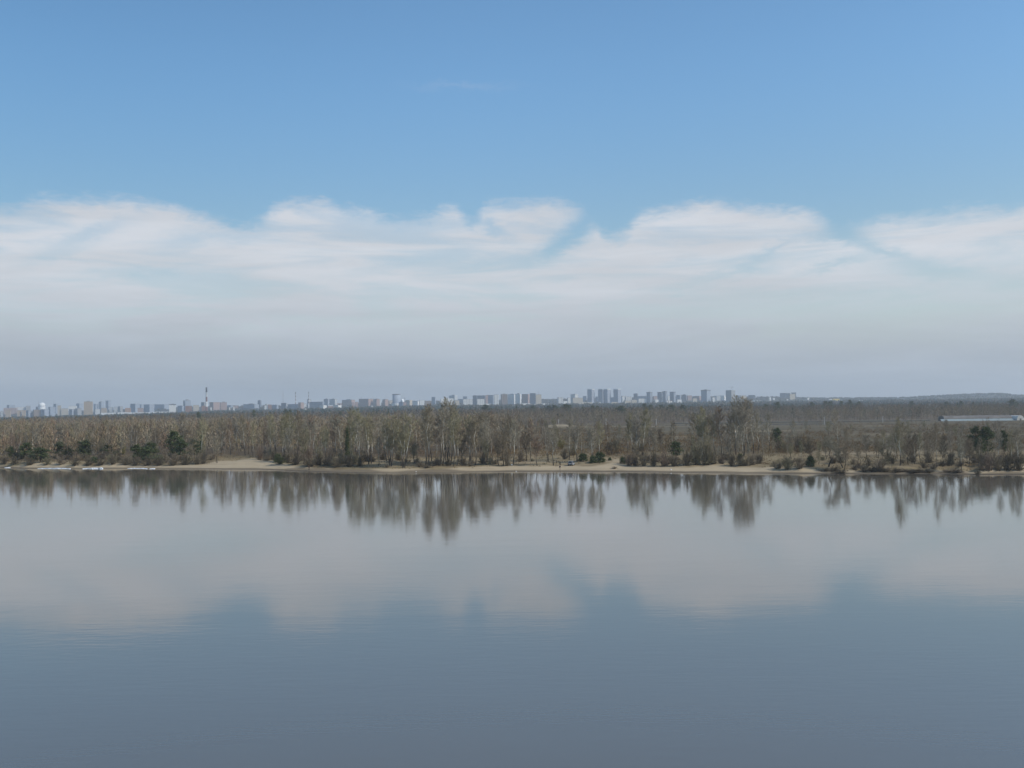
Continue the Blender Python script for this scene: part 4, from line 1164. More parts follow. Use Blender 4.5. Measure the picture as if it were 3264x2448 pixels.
chimney(3, 737, 258, 5600, 2.6, 1.9, thin, "left thin banded chimney rising from the power station", "thin chimneys of the power station")
chimney(3, 953, 254, 5800, 2.6, 1.9, thin, "right thin banded chimney above the pale block", "thin chimneys of the power station")


def mast(reg, zx, zt, zb, D, w, label, name="lattice_mast", cat="mast"):
    loc, H = stand(reg, zx, zt, D, zb)
    b = MB()
    leg = [(math.cos(k * 2.094) * w, math.sin(k * 2.094) * w) for k in range(3)]
    for x, y in leg: b.tube([(x, y, 0), (x * .25, y * .25, H * .9)], [.25, .2], 4)
    n = 12
    for i in range(n):
        a, c = i / n, (i + 1) / n
        for k in range(3):
            p, q = leg[k], leg[(k + 1) % 3]
            fa, fc = 1 - .75 * a, 1 - .75 * c
            b.tube([(p[0] * fa, p[1] * fa, H * .9 * a), (q[0] * fc, q[1] * fc, H * .9 * c)], [.14, .14], 3)
    b.tube([(0, 0, H * .88), (0, 0, H)], [.2, .1], 4)
    e = b.build(name, M['steel']); e.location = loc
    return tag(e, label, cat)


mast(3, 529, 230, 440, 5500, 1.8, "tall thin lattice mast left of the thin chimneys")
mast(5, 605, 222, 297, 5410, 1.3, "thin dark mast on the roof of the plain cream block")
mast(1, 636, 378, 500, 6390, 1.2, "thin dark antenna beside the white domed hall")
mast(1, 892, 376, 452, 6190, 1.0, "faint thin mast on the dark blue left tower")
mast(3, 1821, 336, 370, 5890, 1.4, "short dark spire on the broad dark block")
mast(1, 1752, 380, 400, 6990, 1.2, "left pointed tip of the hazy twin tipped tower")
mast(1, 1797, 380, 400, 6990, 1.2, "right pointed tip of the hazy twin tipped tower")


def crane(reg, zx, zt, zb, D, jib, label, rz):
    loc, H = stand(reg, zx, zt, D, zb)
    e = empty("tower_crane", loc, rz)
    m = MB()
    for x in (-.9, .9):
        for y in (-.9, .9): m.box(x - .15, x + .15, y - .15, y + .15, 0, H)
    for i in range(int(H / 2)): m.tube([(-.9, -.9, i * 2), (.9, -.9, i * 2 + 2)], [.1, .1], 3); m.tube([(.9, .9, i * 2), (-.9, .9, i * 2 + 2)], [.1, .1], 3)
    m.build("tower_mast", M['steel'], e)
    j = MB(); zj = H * .8
    j.box(1, jib, -.5, .5, zj, zj + .25); j.tube([(1, 0, zj + 1.6), (jib, 0, zj + .6)], [.2, .15], 4)
    for i in range(10): u = 1 + (jib - 1) * i / 10; j.tube([(u, 0, zj), (u + jib / 20, 0, zj + 1.4)], [.12, .12], 3)
    j.build("jib", M['steel'], e)
    k = MB(); k.box(-jib * .32, -1, -.5, .5, zj, zj + .3); k.box(-jib * .32, -jib * .22, -.8, .8, zj - 2.2, zj - .02); k.tube([(-jib * .3, 0, zj + .3), (0, 0, H)], [.12, .12], 3)
    k.build("counter_jib", M['steel'], e)
    c = MB(); c.box(.95, 2.6, -1.6, -.92, zj - 2.6, zj - .3); c.build("cab", M['white_paint'], e)
    return tag(e, label, "crane")


crane(6, 1728, 166, 226, 5395, 22, "tower crane standing on the unfinished grey tower", R(160))
crane(4, 462, 346, 440, 5900, 24, "faint distant crane just right of the round tower", R(200))
# ---- round tower: curved glass front, thin parapet
loc, H = stand(4, 330, 290, 5200)
w = (395 - 265) / 5.183 / FPX * 5200 / 2
b = MB(); b.lathe([(w, 0), (w, H - 4)], 40)
e = b.build("round_tower", WALL['bluegrey'], None, True); e.location = loc
tag(e, "round drum shaped grey tower standing alone left of centre", "tower")
p = MB(); p.lathe([(w + .02, H - 4), (w + 1, H - 3.9), (w + 1, H - .6), (w * .6, H), (0.1, H)], 40); p.build("roof", M['roof_dark'], e)
q = MB(); q.lathe([(w * 1.28, 0), (w * 1.28, H * .26), (w * 1.0, H * .262)], 40); q.build("podium", WALL['white'], e)
# ---- white domed hall, white gabled hall beside the round tower
loc, H = stand(1, 692, 434, 6100)
w = (746 - 640) / 5.183 / FPX * 6100 / 2
b = MB(); b.lathe([(w, 0), (w, H * .72), (w * .93, H * .86), (w * .7, H * .96), (w * .3, H), (.1, H)], 32)
e = b.build("domed_hall", M['white_paint'], None, True); e.location = loc
tag(e, "white round topped hall shining beside the thin antenna", "hall")
q = MB(); q.lathe([(w + .02, H * .70), (w + .8, H * .705), (w + .8, H * .73), (w + .02, H * .735)], 32); q.build("cornice", M['roof_dark'], e)
loc, H = stand(4, 418, 374, 5600)
b = MB(); w = 6.0
for y0, y1 in ((0, 14),):
    A = [(-w, y0, 0), (w, y0, 0), (w, y0, H * .7), (0, y0, H), (-w, y0, H * .7)]; B_ = [(x, y1, z) for x, y, z in A]
    b.face(A); b.face(B_[::-1])
    for i in range(5): j = (i + 1) % 5; b.face([A[j], A[i], B_[i], B_[j]])
e = b.build("gabled_hall", M['white_paint']); e.location = loc; e.rotation_euler = (0, 0, R(-35))
tag(e, "small white gabled roof right beside the round tower", "hall")

# ================================================================== HANGAR, POLES IN THE FLOOD PLAIN
# barrel roofed greenhouse with a low glazed wing along its front and a pale arched end
Yh = 1125
x0, x1 = float(at(3012, 1330, Yh)[0]), float(at(3226, 1330, Yh)[0])
zb = g1((x0 + x1) / 2, Yh) - .2
Lh = x1 - x0
g = empty("greenhouse", (x0, Yh, zb))
tag(g, "long arched greenhouse with pale glazed front wing and white round end", "greenhouse")
top = float(at(3100, 1324.5, Yh)[2]) - zb
b = MB(); n = 12
prof = [(9 - 9 * math.cos(math.pi * i / n), top * (0.25 + .75 * math.sin(math.pi * i / n)) if 0 < i < n else 0) for i in range(n + 1)]
for i in range(n):
    (ya, za), (yb, zb_) = prof[i], prof[i + 1]
    b.face([(0, ya, za), (Lh, ya, za), (Lh, yb, zb_), (0, yb, zb_)])
M['vault'] = plain("vault_cloth", (.62, .58, .52), .08, .6)
M['film'] = plain("greenhouse_film", (0.16, 0.145, 0.132), .15, .15, .8, .05)
b.build("barrel_roof", M['film'], g, True)
for xx, nm, mt in ((-.3, "end_wall", M['film']), (Lh, "end_wall", M['film'])):
    q = MB(); k = 1.0
    A = [(xx, 9 + (y - 9) * k, z * k) for y, z in prof]; B_ = [(xx + .3, y, z) for x, y, z in A]
    q.face(A); q.face(B_[::-1])
    for i in range(len(A) - 1): q.face([A[i], A[i + 1], B_[i + 1], B_[i]])
    q.build(nm, mt or M['white_paint'], g)
M['glazing'] = plain("glazing", (0.24, 0.28, 0.28), .06, .2, .8, .02)
wz0, wz1 = float(at(3100, 1343.3, Yh - 12)[2]) - zb, float(at(3100, 1335, Yh - 3)[2]) - zb
q = MB()
q.face([(-9, -12, wz0), (Lh, -12, wz0), (Lh, -2, wz1), (-6, -2, wz1)]); q.face([(-9, -12, wz0 - .3), (-6, -2, wz1 - .3), (Lh, -2, wz1 - .3), (Lh, -12, wz0 - .3)])
q.face([(-9, -12, wz0 - .3), (Lh, -12, wz0 - .3), (Lh, -12, wz0), (-9, -12, wz0)]); q.face([(-6, -2, wz1 - .3), (-9, -12, wz0 - .3), (-9, -12, wz0), (-6, -2, wz1)])
q.build("glazed_wing", M['glazing'], g)
q = MB(); q.box(-8, Lh, -11.6, -2.3, 0, wz0 - .35); q.build("base_wall", M['dark_turf'], g)
q = MB(); hv = float(at(3236, 1324.2, Yh - 10)[2]) - zb; n = 14
A = [(Lh + 4.2 - 4.0 * math.cos(math.pi * i / n), -10.5, hv * math.sin(math.pi * i / n) ** .8) for i in range(n + 1)]; B_ = [(a, 9.0, c) for a, b, c in A]
q.face(A); q.face(B_[::-1])
for i in range(n): q.face([A[i + 1], A[i], B_[i], B_[i + 1]])
q.build("entrance_vault", M['vault'], g)
q = MB(); q.box(Lh + 3.2, Lh + 5.2, -10.56, -10.503, 0, 2.4); q.build("door", M['film'], g)
q = MB(); q.box(Lh + 8.4, Lh + 30, -10, 6, 0, 1.2); q.face([(Lh + 8.3, -10.5, 1.22), (Lh + 31, -10.5, 1.22), (Lh + 31, 6.5, 2.2), (Lh + 8.3, 6.5, 2.2)]); q.build("side_shed", M['white_paint'], g)

ORD = "first second third fourth fifth sixth seventh eighth ninth tenth eleventh twelfth thirteenth fourteenth fifteenth sixteenth seventeenth eighteenth nineteenth twentieth".split()
POLES = [(1780, 1337, 1120), (1931, 1334, 1080), (2091, 1336, 1060), (2443, 1327, 1070), (2627, 1328, 1060), (2813, 1327, 1080), (2946, 1344, 1010), (3009, 1329, 1090)]
for i, (px, top, y) in enumerate(POLES):
    x, y, z = on_ground(px, y); H = float(at(px, top, y)[2]) - z
    b = MB(); b.tube([(0, 0, -.5), (0, 0, H)], [.32, .2], 8)
    o = b.build("utility_pole", M['concrete']); o.location = (x, y, z)
    c = MB(); c.box(-1.1, 1.1, -.36, -.23, H - .7, H - .5)
    for xx in (-.95, 0, .95): c.tube([(xx, -.3, H - .5), (xx, -.3, H - .2)], [.06, .05], 6)
    c.build("crossarm", M['concrete'], o)
    tag(o, "pale concrete pole in the field, %s from the left of the pole line" % ORD[i], "pole", "concrete poles crossing the field")

# ================================================================== BEACH: PEOPLE, CAR, ICE, LITTER
def skin_obj(name, bones, radii, mat, parent, roots=(0,), sub=2):
    vs = list(bones["v"]); es = list(bones["e"])
    me = bpy.data.meshes.new(name); me.from_pydata(vs, es, [])
    o = link_obj(name, me, parent)
    md = o.modifiers.new("skin", 'SKIN'); md.use_smooth_shade = True
    for i, r in enumerate(radii): me.skin_vertices[0].data[i].radius = (r, r) if not isinstance(r, tuple) else r
    for i in range(len(vs)): me.skin_vertices[0].data[i].use_root = i in roots
    s = o.modifiers.new("smooth", 'SUBSURF'); s.levels = s.render_levels = sub
    me.materials.append(mat)
    return o


M['skin'] = plain("skin", (.50, .32, .24), .05, 5, .6)
M['hair'] = plain("hair", (.03, .022, .018), .2, 8, .7)
M['black_cloth'] = plain("black_cloth", (.018, .014, .014), .2, 8)
M['dark_cloth'] = plain("dark_cloth", (.05, .045, .042), .2, 8)
M['tan_cloth'] = plain("tan_cloth", (.30, .25, .20), .15, 8)


def person(px, base, rz, stride, label, trousers):
    x, y, z = ground_hit(px, base)
    p = empty("person", (x, y, z), rz)
    tag(p, label, "person")
    st = stride
    V = [(0, 0, .95), (0, 0, 1.10), (0, .01, 1.28), (0, .01, 1.42), (0, 0, 1.50), (0, -.01, 1.58), (0, -.015, 1.66), (0, -.01, 1.73)]      # spine, neck, head
    Rd = [.13, .125, .14, .12, .06, .075, .088, .06]
    E = [(i, i + 1) for i in range(7)]
    feet = []
    for s, dy in ((1, st), (-1, -st)):
        b = len(V)
        V += [(s * .10, dy * .05, .90), (s * .105, dy * .45 - .03, .50), (s * .105, dy * .95 + (.02 if dy < 0 else 0), .10), (s * .11, dy * .95 - .17, .045)]
        Rd += [.10, .062, .042, .035]; E += [(0, b), (b, b + 1), (b + 1, b + 2), (b + 2, b + 3)]; feet.append(b)
    arms = []
    for s, dy in ((1, -st), (-1, st)):
        b = len(V)
        V += [(s * .19, .01, 1.39), (s * .245, dy * .35 + .02, 1.13), (s * .25, dy * .75 - .05, .90), (s * .25, dy * .8 - .06, .82)]
        Rd += [.06, .043, .03, .032]; E += [(3, b), (b, b + 1), (b + 1, b + 2), (b + 2, b + 3)]; arms.append(b)
        h = V[-1]
        for k, (off, L) in enumerate(((-.030, .075), (-.010, .085), (.010, .080), (.030, .062))):           # four fingers
            q = len(V)
            V += [(h[0], h[1] + off, h[2] - .03), (h[0] - s * .012, h[1] + off, h[2] - .03 - L)]; Rd += [.009, .007]; E += [(b + 3, q), (q, q + 1)]
        q = len(V); V += [(h[0] - s * .02, h[1] - .04, h[2] + .01), (h[0] - s * .025, h[1] - .055, h[2] - .05)]; Rd += [.010, .008]; E += [(b + 3, q), (q, q + 1)]
    for v, r in (((0, -.095, 1.655), .014), ((.088, 0, 1.655), .016), ((-.088, 0, 1.655), .016)):               # nose, ears
        q = len(V); V.append(v); Rd.append(r); E.append((6, q))
    skin_obj("body", {"v": V, "e": E}, Rd, M['skin'], p)
    JV = [(0, 0, .84), (0, 0, 1.10), (0, .01, 1.28), (0, .01, 1.43)]; JR = [.175, .165, .18, .14]; JE = [(0, 1), (1, 2), (2, 3)]
    for b in arms:
        q = len(JV); JV += [V[b], V[b + 1], V[b + 2]]; JR += [.085, .07, .055]; JE += [(3, q), (q, q + 1), (q + 1, q + 2)]
    skin_obj("jacket", {"v": JV, "e": JE}, JR, M['black_cloth'], p)
    TV = [(0, 0, .95)]; TR = [.15]; TE = []
    for b in feet:
        q = len(TV); TV += [V[b], V[b + 1], V[b + 2]]; TR += [.115, .085, .065]; TE += [(0, q), (q, q + 1), (q + 1, q + 2)]
    skin_obj("trousers", {"v": TV, "e": TE}, TR, trousers, p)
    for b in feet:
        q = MB(); a, c = V[b + 2], V[b + 3]
        q.box(c[0] - .05, c[0] + .05, c[1] - .05, a[1] + .07, 0.002, .09); q.build("shoe", M['black_cloth'], p)
    q = MB(); q.lathe([(.096, 1.66), (.10, 1.70), (.085, 1.76), (.05, 1.785), (.005, 1.79)], 14, 0, (0, .0, 0)); q.build("cap", M['black_cloth'], p, True)
    eye = MB()
    for s in (1, -1): eye.box(s * .032 - .012, s * .032 + .012, -.098, -.09, 1.672, 1.684)
    eye.build("eye", M['hair'], p)
    mo = MB(); mo.box(-.025, .025, -.096, -.088, 1.605, 1.612); mo.build("mouth", M['roof_rust'], p)
    return p


person(985, 1498.5, R(80), .16, "person in dark clothes walking on the sand below dark bushes", M['dark_cloth'])
person(1785, 1498.3, R(35), .17, "person in black jacket and paler trousers at the water's edge by the car", M['tan_cloth'])

# ---- parked estate car, tail towards the river
x, y, z = ground_hit(1817, 1485.5)
car = empty("parked_car", (x, y, z + .02), R(-17))
tag(car, "silver grey car parked on the grass above the beach", "car")
M['car_paint'] = plain("car_paint", (.24, .255, .265), .03, 1, .3, .5)
M['glass'] = plain("car_glass", (.012, .014, .018), .1, 1, .08, .6)
M['tyre'] = plain("tyre_rubber", (.02, .02, .02), .1, 3)
M['lamp'] = plain("lamp_red", (.35, .02, .02), .1, 3, .3)
M['bumper'] = plain("bumper_grey", (.06, .06, .065), .1, 3, .6)
# side outline, tail at y = 0, nose at y = 4.3
secs = [(0.00, .80, .42, .95), (.10, .84, .36, 1.02), (.9, .86, .32, 1.02), (2.2, .86, .32, 1.0), (3.1, .85, .33, .97), (3.9, .80, .36, .84), (4.25, .70, .42, .68)]
b = MB()
ring = []
for yy, hw, zl, zh in secs:
    ring.append([(-hw, yy, zl), (hw, yy, zl), (hw + .02, yy, (zl + zh) / 2), (hw - .04, yy, zh), (-hw + .04, yy, zh), (-hw - .02, yy, (zl + zh) / 2)])
for A, B_ in zip(ring[:-1], ring[1:]):
    for i in range(6): j = (i + 1) % 6; b.face([A[i], A[j], B_[j], B_[i]])
b.face(ring[0][::-1]); b.face(ring[-1])
b.build("body", M['car_paint'], car)
cab = [(.10, .78, 1.023), (.36, .66, 1.60), (.55, .65, 1.66), (2.0, .64, 1.66), (2.35, .64, 1.60), (3.05, .76, 1.0)]
b = MB()
lo = [(.10, .78), (3.05, .76)]
hi = [(.36, .655), (2.35, .645)]
b.box(-.665, .665, .34, 2.36, 1.58, 1.66)
b.build("roof", M['car_paint'], car)
for s in (1, -1):
    b = MB()
    for (ya, xa, yb, xb, w_) in ((.10, .78, .36, .66, .16), (1.42, .785, 1.42, .66, .09), (3.0, .76, 2.32, .65, .09)):
        b.face([(s * xa, ya, 1.0), (s * xa, ya + w_, 1.0), (s * xb, yb + w_, 1.6), (s * xb, yb, 1.6)])
        b.face([(s * xa, ya, 1.0), (s * xb, yb, 1.6), (s * (xb - .1), yb, 1.6), (s * (xa - .1), ya, 1.0)])
    b.build("pillar", M['car_paint'], car)
    b = MB(); b.face([(s * .775, .2, 1.0), (s * .765, 2.95, 1.0), (s * .642, 2.3, 1.585), (s * .652, .45, 1.585)])
    b.build("side_window", M['glass'], car)
    t = MB(); t.box(s * .80 - .09, s * .80 + .09, -.012, .06, .72, 1.0); t.build("tail_light", M['lamp'], car)
    t = MB(); t.box(min(s * .80, s * 1.0), max(s * .80, s * 1.0), 2.55, 2.72, 1.0, 1.14); t.build("mirror", M['bumper'], car)
    for yy in (.75, 3.35):
        w_ = MB(); w_.lathe([(.20, -.1), (.31, -.1), (.325, -.06), (.325, .06), (.31, .1), (.20, .1)], 20)
        wo = w_.build("wheel", M['tyre'], car); wo.location = (s * .77, yy, .325); wo.rotation_euler = (0, R(90), 0)
        h = MB(); h.lathe([(.2, -.06), (.2, .085), (.05, .1)], 16); h.build("rim", M['steel'], wo)
b = MB(); b.face([(-.70, .125, 1.03), (.70, .125, 1.03), (.60, .35, 1.58), (-.60, .35, 1.58)]); b.build("rear_window", M['glass'], car)
b = MB(); b.face([(.70, 3.04, 1.0), (-.70, 3.04, 1.0), (-.60, 2.36, 1.58), (.60, 2.36, 1.58)]); b.build("windscreen", M['glass'], car)
b = MB(); b.box(-.82, .82, -.09, .08, .36, .58); b.build("bumper", M['bumper'], car)
b = MB(); b.box(-.26, .26, -.018, .0, .68, .79); b.build("number_plate", M['white_paint'], car)

# ---- last river ice on the left shore
M['ice'] = plain("ice_crust", (.74, .76, .78), .10, .8, .6, .3)
for pl, pr, py, th, lab in ((13, 30, 1489.8, .18, "tiny scrap of white ice at the far left shore"), (120, 222, 1491.6, .42, "longest white ice slab along the left shore below the pines"), (262, 326, 1491.4, .55, "white ice slab with raised right tip, second large one"),
                            (406, 468, 1492.2, .26, "thin white ice strip at the edge of the sandy beach"), (476, 492, 1492.6, .15, "small ice scrap just right of the thin ice strip")):
    A, B_ = at(pl, py, 10), at(pr, py, 10)
    v0, v1 = ray(pl, py + 1.0), ray(pr, py + 1.0)
    p0 = v0 * (-CAM_H / v0[2]); p1 = v1 * (-CAM_H / v1[2])
    n = 18; T_, B2 = [], []
    bm_ = MB()
    fr, bk_ = [], []
    for i in range(n + 1):
        u = i / n; c = p0 * (1 - u) + p1 * u
        s_c = c[0] / c[1]; yc = float(ysh(s_c)) - 1.6; c = np.array([s_c * yc, yc, 0.0])
        tp_ = abs(math.sin(math.pi * min(max(u, .03), .97))) ** .5
        wd = (.5 + 1.7 * tp_) * rr.uniform(.75, 1.2)
        h = .36 * th * rr.uniform(.5, 1.15) * tp_ * (2.4 if 'raised' in lab and u > .75 else 1) + .02
        fr.append((c[0], c[1] - .1 + rr.uniform(-.25, .25), h)); bk_.append((c[0], c[1] + wd, h + .08 + rr.uniform(-.04, .06)))
    for i in range(n):
        bm_.face([fr[i], fr[i + 1], bk_[i + 1], bk_[i]])
        bm_.face([(fr[i][0], fr[i][1], -.1), (fr[i + 1][0], fr[i + 1][1], -.1), fr[i + 1], fr[i]])
        bm_.face([bk_[i], bk_[i + 1], (bk_[i + 1][0], bk_[i + 1][1], -.1), (bk_[i][0], bk_[i][1], -.1)])
    for i in (0, n):
        bm_.face([(fr[i][0], fr[i][1], -.1), fr[i], bk_[i], (bk_[i][0], bk_[i][1], -.1)])
    o = bm_.build("ice_slab", M['ice'])
    tag(o, lab, "ice", "leftover ice along the shore")

# ---- small white things lying on the sand
for px, py, s, lab in ((2139, 1498, .30, "small white lump lying on the sand below the right hand bushes"), (1326, 1504.3, .22, "small white speck at the waterline left of centre"), (1645, 1503, .2, "small white speck on wet sand left of the walking stretch by the car"), (1631, 1483, .45, "pale bundle on the grass beside the white birch trunk left of the car"), (84, 1484.5, .6, "pale boulder on the far left sand")):
    x, y, z = ground_hit(px, py)
    b = MB(); m = 10
    b.lathe([(s * .4, -.05), (s * .62, s * .25), (s * .55, s * .6), (s * .3, s * .85), (.01, s * .9)], m)
    b.v = [(vx * (1 + rr.uniform(-.2, .2)) * 1.25, vy * (1 + rr.uniform(-.2, .2)), vz) for vx, vy, vz in b.v]
    o = b.build("boulder" if 'boulder' in lab else "stone" if 'lump' in lab else "litter", M['white_paint'] if 'boulder' not in lab else M['concrete'], None, True); o.location = (x, y, z)
    tag(o, lab, "stone" if ('lump' in lab or 'boulder' in lab) else "litter")

# ================================================================== LABELS OF THE PLANTS
MARKS = [(-50, "the left edge"), (170, "the long ice"), (440, "the thin ice"), (742, "the sandy hollow"), (985, "the walker"), (1287, "the trunk clump"), (1540, "the mid-bank shrub"),
         (1818, "the car"), (2139, "the white stone"), (2373, "the tallest birches"), (2641, "the crooked tree"), (2869, "the forked poplar"), (3128, "the big pines")]
ORDS = ORD + ["twenty-" + q for q in ORD[:9]] + ["thirtieth"] + ["thirty-" + q for q in ORD[:9]] + ["fortieth"] + ["forty-" + q for q in ORD[:9]]
SIZE = lambda H, a, b: "short" if H < a else "tall" if H > b else "medium"
LOOK = {"olive": "olive", "grey": "grey", "brown": "brown", "russet": "russet", "dark": "dark brown", "green": "greenish", "gold": "yellow green"}
CATS = {"birch_tree": "birch", "poplar_tree": "poplar", "bare_tree": "tree", "willow_bush": "bush", "pine_tree": "pine", "spruce_tree": "spruce", "juniper_bush": "evergreen bush"}
GRP = {("birch_tree", "front"): "bare birches along the bank", ("poplar_tree", "front"): "forked poplars along the bank", ("willow_bush", "front"): "willow bushes along the bank", ("pine_tree", "front"): "pines near the shore"}
cnt = {}
for d in sorted(TREES, key=lambda q: q["px"]):
    o = d["o"]; nm = d["name"]
    mk = max((m for m in MARKS if m[0] <= d["px"]), key=lambda m: m[0])
    key = (nm, d["row"], mk[0])
    cnt[key] = cnt.get(key, 0) + 1
    k = cnt[key]; od = ORDS[k - 1]
    noun = CATS[nm]
    if d["row"] == "far":
        lab = "dark %s above the distant treeline, %s right of %s" % (noun, od, mk[1])
    else:
        if nm in ("pine_tree", "spruce_tree", "juniper_bush"): look = SIZE(d["H"], 4, 7) + " dark green"
        elif nm == "willow_bush": look = SIZE(d["H"], 3, 5) + " " + LOOK[d["tint"]]
        else: look = SIZE(d["H"], 11, 18) + " " + LOOK[d["tint"]]
        extra = {"birch_clump": " multi-stemmed", "poplar": " forked"}.get(d["kind"], "")
        place = {"front": "on the bank", "thicket": "in the bank thicket", "brush": "in the bank brush"}.get(d["row"], "in the wood")
        lab = "%s%s %s %s, %s right of %s" % (look, extra, noun, place, od, mk[1])
    if d["label"]: lab = d["label"]
    if d["kind"] == "crooked" and d["px"] == 2641: lab = "crooked bare tree with dark trunk and stubby crown on the bank"
    row = {"front": "along the bank", "thicket": "in the bank thickets", "brush": "in the brush on the bank", "wood": "in the wood behind", "far": "above the far treeline"}[d["row"]]
    tag(o, lab, noun, "%ss %s" % (nm.replace("_", " "), row) if not nm.endswith("bush") else "%ses %s" % (nm.replace("_", " "), row))

# ================================================================== SKY, CLOUDS, SUN, HAZE
SUN_AZ, SUN_EL = 110.0, 41.0      # degrees clockwise from the view direction, and height
world = bpy.data.worlds.new("World"); scene.world = world; world.use_nodes = True
t = NT(world.node_tree)
out = t.node("ShaderNodeOutputWorld"); bg = t.node("ShaderNodeBackground")
t.l.new(bg.outputs[0], out.inputs[0])
dirv = t.node("ShaderNodeTexCoord").outputs["Generated"]
sky = t.node("ShaderNodeTexSky", sky_type='NISHITA')
sky.sun_disc = False; sky.sun_elevation = R(SUN_EL); sky.sun_rotation = R(SUN_AZ)
sky.air_density, sky.dust_density, sky.ozone_density, sky.altitude = 1.0, 0.6, 2.0, 100
hs = t.node("ShaderNodeHueSaturation"); hs.inputs["Saturation"].default_value = 1.14
t.l.new(sky.outputs[0], hs.inputs["Color"])
blue = t.mix(1.0, hs.outputs[0], (1.0, 1.085, 1.015), 'MULTIPLY')
X, Y_, Z_ = t.sep(dirv)
A = t.math('MULTIPLY', t.math('ARCTAN2', X, Y_), 180 / math.pi)
E = t.math('MULTIPLY', t.math('ARCSINE', Z_), 180 / math.pi)


def ae(px, py):
    v = ray(px, py)
    return math.degrees(math.atan2(v[0], v[1])), math.degrees(math.asin(v[2]))


blue = t.mix(1.0, blue, t.mix(t.sstep(E, 5.0, 20.0), (.90, .78, .73), (1.02, 1.04, 1.07)), 'MULTIPLY')
blue = t.mix(1.0, blue, t.mix(t.sstep(A, -32.0, 2.0), (.80, .84, .86), (1.0, 1.0, 1.0)), 'MULTIPLY')
# windblown fibres: everything below is looked up in a gently warped (azimuth, elevation) frame
P0 = t.vec(A, E)
w1 = t.node("ShaderNodeTexNoise"); t.put(w1.inputs["Vector"], t.mapping(P0, (.16, .30, 1), (0, 0, R(-14)))); w1.inputs["Scale"].default_value = 1; w1.inputs["Detail"].default_value = 6; w1.inputs["Roughness"].default_value = .6
ws = t.sep(w1.outputs["Color"])
Aw = t.math('ADD', A, t.math('MULTIPLY', t.math('SUBTRACT', ws[0], .5), 1.3))
Ew = t.math('ADD', E, t.math('MULTIPLY', t.math('SUBTRACT', ws[1], .5), .8))
fine = t.noise(t.mapping(P0, (.9, 2.9, 1), (0, 0, R(-22))), 1.0, 7, .68, .4)
Ew = t.math('ADD', Ew, t.math('MULTIPLY', t.math('SUBTRACT', fine, .5), 1.5))
TOP = [(0, 640), (110, 622), (185, 612), (325, 616), (440, 622), (540, 640), (620, 660), (700, 684), (775, 702), (830, 690), (880, 640), (960, 622), (1020, 618), (1092, 648), (1180, 662), (1255, 684), (1360, 678), (1440, 655), (1500, 690),
       (1545, 640), (1632, 634), (1730, 622), (1855, 650), (1900, 690), (1950, 735), (1995, 722), (2035, 678), (2145, 648), (2265, 628), (2370, 648), (2470, 652), (2590, 668), (2640, 700), (2690, 722), (2740, 706), (2810, 682), (2920, 665), (3030, 648), (3264, 636)]
fc = t.node("ShaderNodeFloatCurve")
cm = fc.mapping; cm.use_clip = False
cv = cm.curves[0]
PT = [((ae(a, b)[0] + 40) / 80, ae(a, b)[1] / 20) for a, b in TOP]
PT = [(0.0, .56), (.06, .6)] + PT + [(.94, .62), (1.0, .56)]
while len(cv.points) < len(PT): cv.points.new(.5, .5)
for p, (a, b) in zip(cv.points, PT): p.location = (a, b)
cm.update()
t.put(fc.inputs["Value"], t.math('DIVIDE', t.math('ADD', Aw, 40), 80))
bnd = t.math('MULTIPLY', fc.outputs[0], 20)
depth = t.math('SUBTRACT', bnd, Ew)
alpha = t.sstep(depth, -.22, 1.0)
streak = t.noise(t.mapping(P0, (.10, .75, 1), (0, 0, R(-17))), 1.0, 6, .6, .6)
stk = t.math('SUBTRACT', 1.0, t.math('MULTIPLY', t.sstep(streak, .34, .58, .44, 0.0), t.sstep(E, 2.5, 7.0)))
alpha = t.math('MULTIPLY', alpha, stk)
GAPS = [(1870, 705, 1.9, .62, 38, .9), (1812, 755, 1.9, .55, 32, .85), (1750, 803, 1.6, .40, 18, .55), (1560, 722, 1.5, .36, -26, .6), (775, 700, 1.4, .35, -8, .75), (280, 748, 2.4, .38, 22, .42), (600, 762, 1.8, .55, 15, .38), (443, 862, 3.4, .33, 9, .30), (180, 815, 1.6, .3, 20, .3),
        (2700, 748, 1.3, .42, -15, .75), (2812, 800, 2.2, .36, -22, .6), (2990, 868, 3.2, .60, -9, .55), (2620, 752, 1.6, .34, 12, .45), (2455, 803, 1.6, .22, 26, .42), (2665, 846, 2.2, .26, 12, .5), (2333, 876, 2.6, .30, 8, .42), (2178, 920, 2.0, .25, 0, .3),
        (2900, 985, 7, 1.4, 2, .34), (1130, 1031, 8.5, .11, 1.7, .20), (2000, 1040, 5, .09, 0, .10), (1500, 842, 2.6, .3, 8, .3), (1250, 850, 3.5, .3, 10, .22)]
gap = None
for px, py, rx, ry, rot, k in GAPS:
    a0, e0 = ae(px, py)
    ca, sa = math.cos(R(rot)), math.sin(R(rot))
    da, de = t.math('SUBTRACT', Aw, a0), t.math('SUBTRACT', Ew, e0)
    u = t.math('MULTIPLY_ADD', da, ca / rx, t.math('MULTIPLY', de, sa / rx))
    v = t.math('MULTIPLY_ADD', da, -sa / ry, t.math('MULTIPLY', de, ca / ry))
    g = t.math('MULTIPLY', t.math('EXPONENT', t.math('MULTIPLY', t.math('MULTIPLY_ADD', u, u, t.math('MULTIPLY', v, v)), -1.0)), k)
    inv = t.math('SUBTRACT', 1.0, g)
    gap = inv if gap is None else t.math('MULTIPLY', gap, inv)
alpha = t.math('MULTIPLY', alpha, gap)
a0, e0 = ae(1480, 281)
da, de = t.math('DIVIDE', t.math('SUBTRACT', Aw, a0), 2.6), t.math('DIVIDE', t.math('SUBTRACT', Ew, e0), .16)
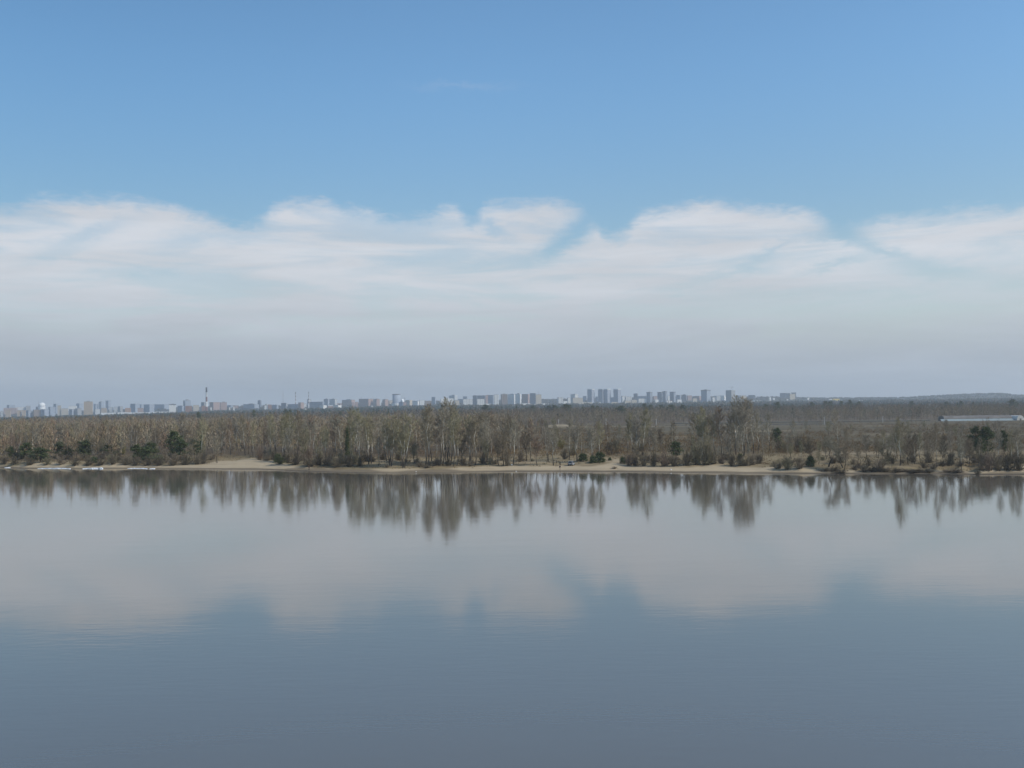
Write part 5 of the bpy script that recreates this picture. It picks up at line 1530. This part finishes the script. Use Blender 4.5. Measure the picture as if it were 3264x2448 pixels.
wisp = t.math('MULTIPLY', t.math('EXPONENT', t.math('MULTIPLY', t.math('MULTIPLY_ADD', da, da, t.math('MULTIPLY', de, de)), -1.0)), .10)
alpha = t.math('ADD', alpha, wisp)
alpha = t.math('MULTIPLY', alpha, t.sstep(E, -1.0, 10.0, .95, .90))
CLOUD_LOW, CLOUD_TOP = (0.365, 0.425, 0.51), (0.68, 0.695, 0.735)
K = 1 / 0.15                    # sky strength below is 0.15, so the cloud brightness is given relative to it
cloud = t.mix(t.sstep(E, .3, 9.0), tuple(c * K for c in CLOUD_LOW), tuple(c * K for c in CLOUD_TOP))
sheet = t.noise(t.mapping(P0, (.05, .42, 1), (0, 0, R(-6))), 1.0, 6, .6, .5)
sheet = t.sstep(sheet, .3, .7, .92, 1.08)
cloud = t.mix(1.0, cloud, t.vec(sheet, sheet, sheet), 'MULTIPLY')
t.put(bg.inputs["Color"], t.mix(alpha, blue, cloud))
bg.inputs["Strength"].default_value = 0.15

sun_d = bpy.data.lights.new("sun", 'SUN'); sun_d.energy = 3.2; sun_d.angle = R(0.53); sun_d.color = (1.0, 0.95, 0.87)
sun = bpy.data.objects.new("sun", sun_d); C.objects.link(sun)
sd = Vector((math.sin(R(SUN_AZ)) * math.cos(R(SUN_EL)), math.cos(R(SUN_AZ)) * math.cos(R(SUN_EL)), math.sin(R(SUN_EL))))
sun.rotation_euler = sd.to_track_quat('Z', 'Y').to_euler()

hz = MB(); hz.box(-9400, 9400, -320, 9300, -4.5, 230)
hm = bpy.data.materials.new("haze_air"); hm.use_nodes = True
ht = NT(hm.node_tree); ho = ht.node("ShaderNodeOutputMaterial"); pv = ht.node("ShaderNodeVolumePrincipled")
pv.inputs["Color"].default_value = (0.88, 0.94, 1.0, 1); pv.inputs["Density"].default_value = 0.0001; pv.inputs["Anisotropy"].default_value = 0.2
ht.l.new(pv.outputs[0], ho.inputs["Volume"])
tag(hz.build("haze", hm), "thin blue spring haze over the whole valley", None, None, "stuff")

scene.view_settings.view_transform = 'Standard'; scene.view_settings.look = 'None'
scene.view_settings.exposure = 0.0; scene.view_settings.gamma = 1.0
scene.render.engine = 'CYCLES'
scene.cycles.max_bounces = 6; scene.cycles.diffuse_bounces = 2; scene.cycles.glossy_bounces = 3; scene.cycles.transmission_bounces = 2; scene.cycles.volume_bounces = 1
scene.cycles.transparent_max_bounces = 8
scene.cycles.caustics_reflective = False; scene.cycles.caustics_refractive = False
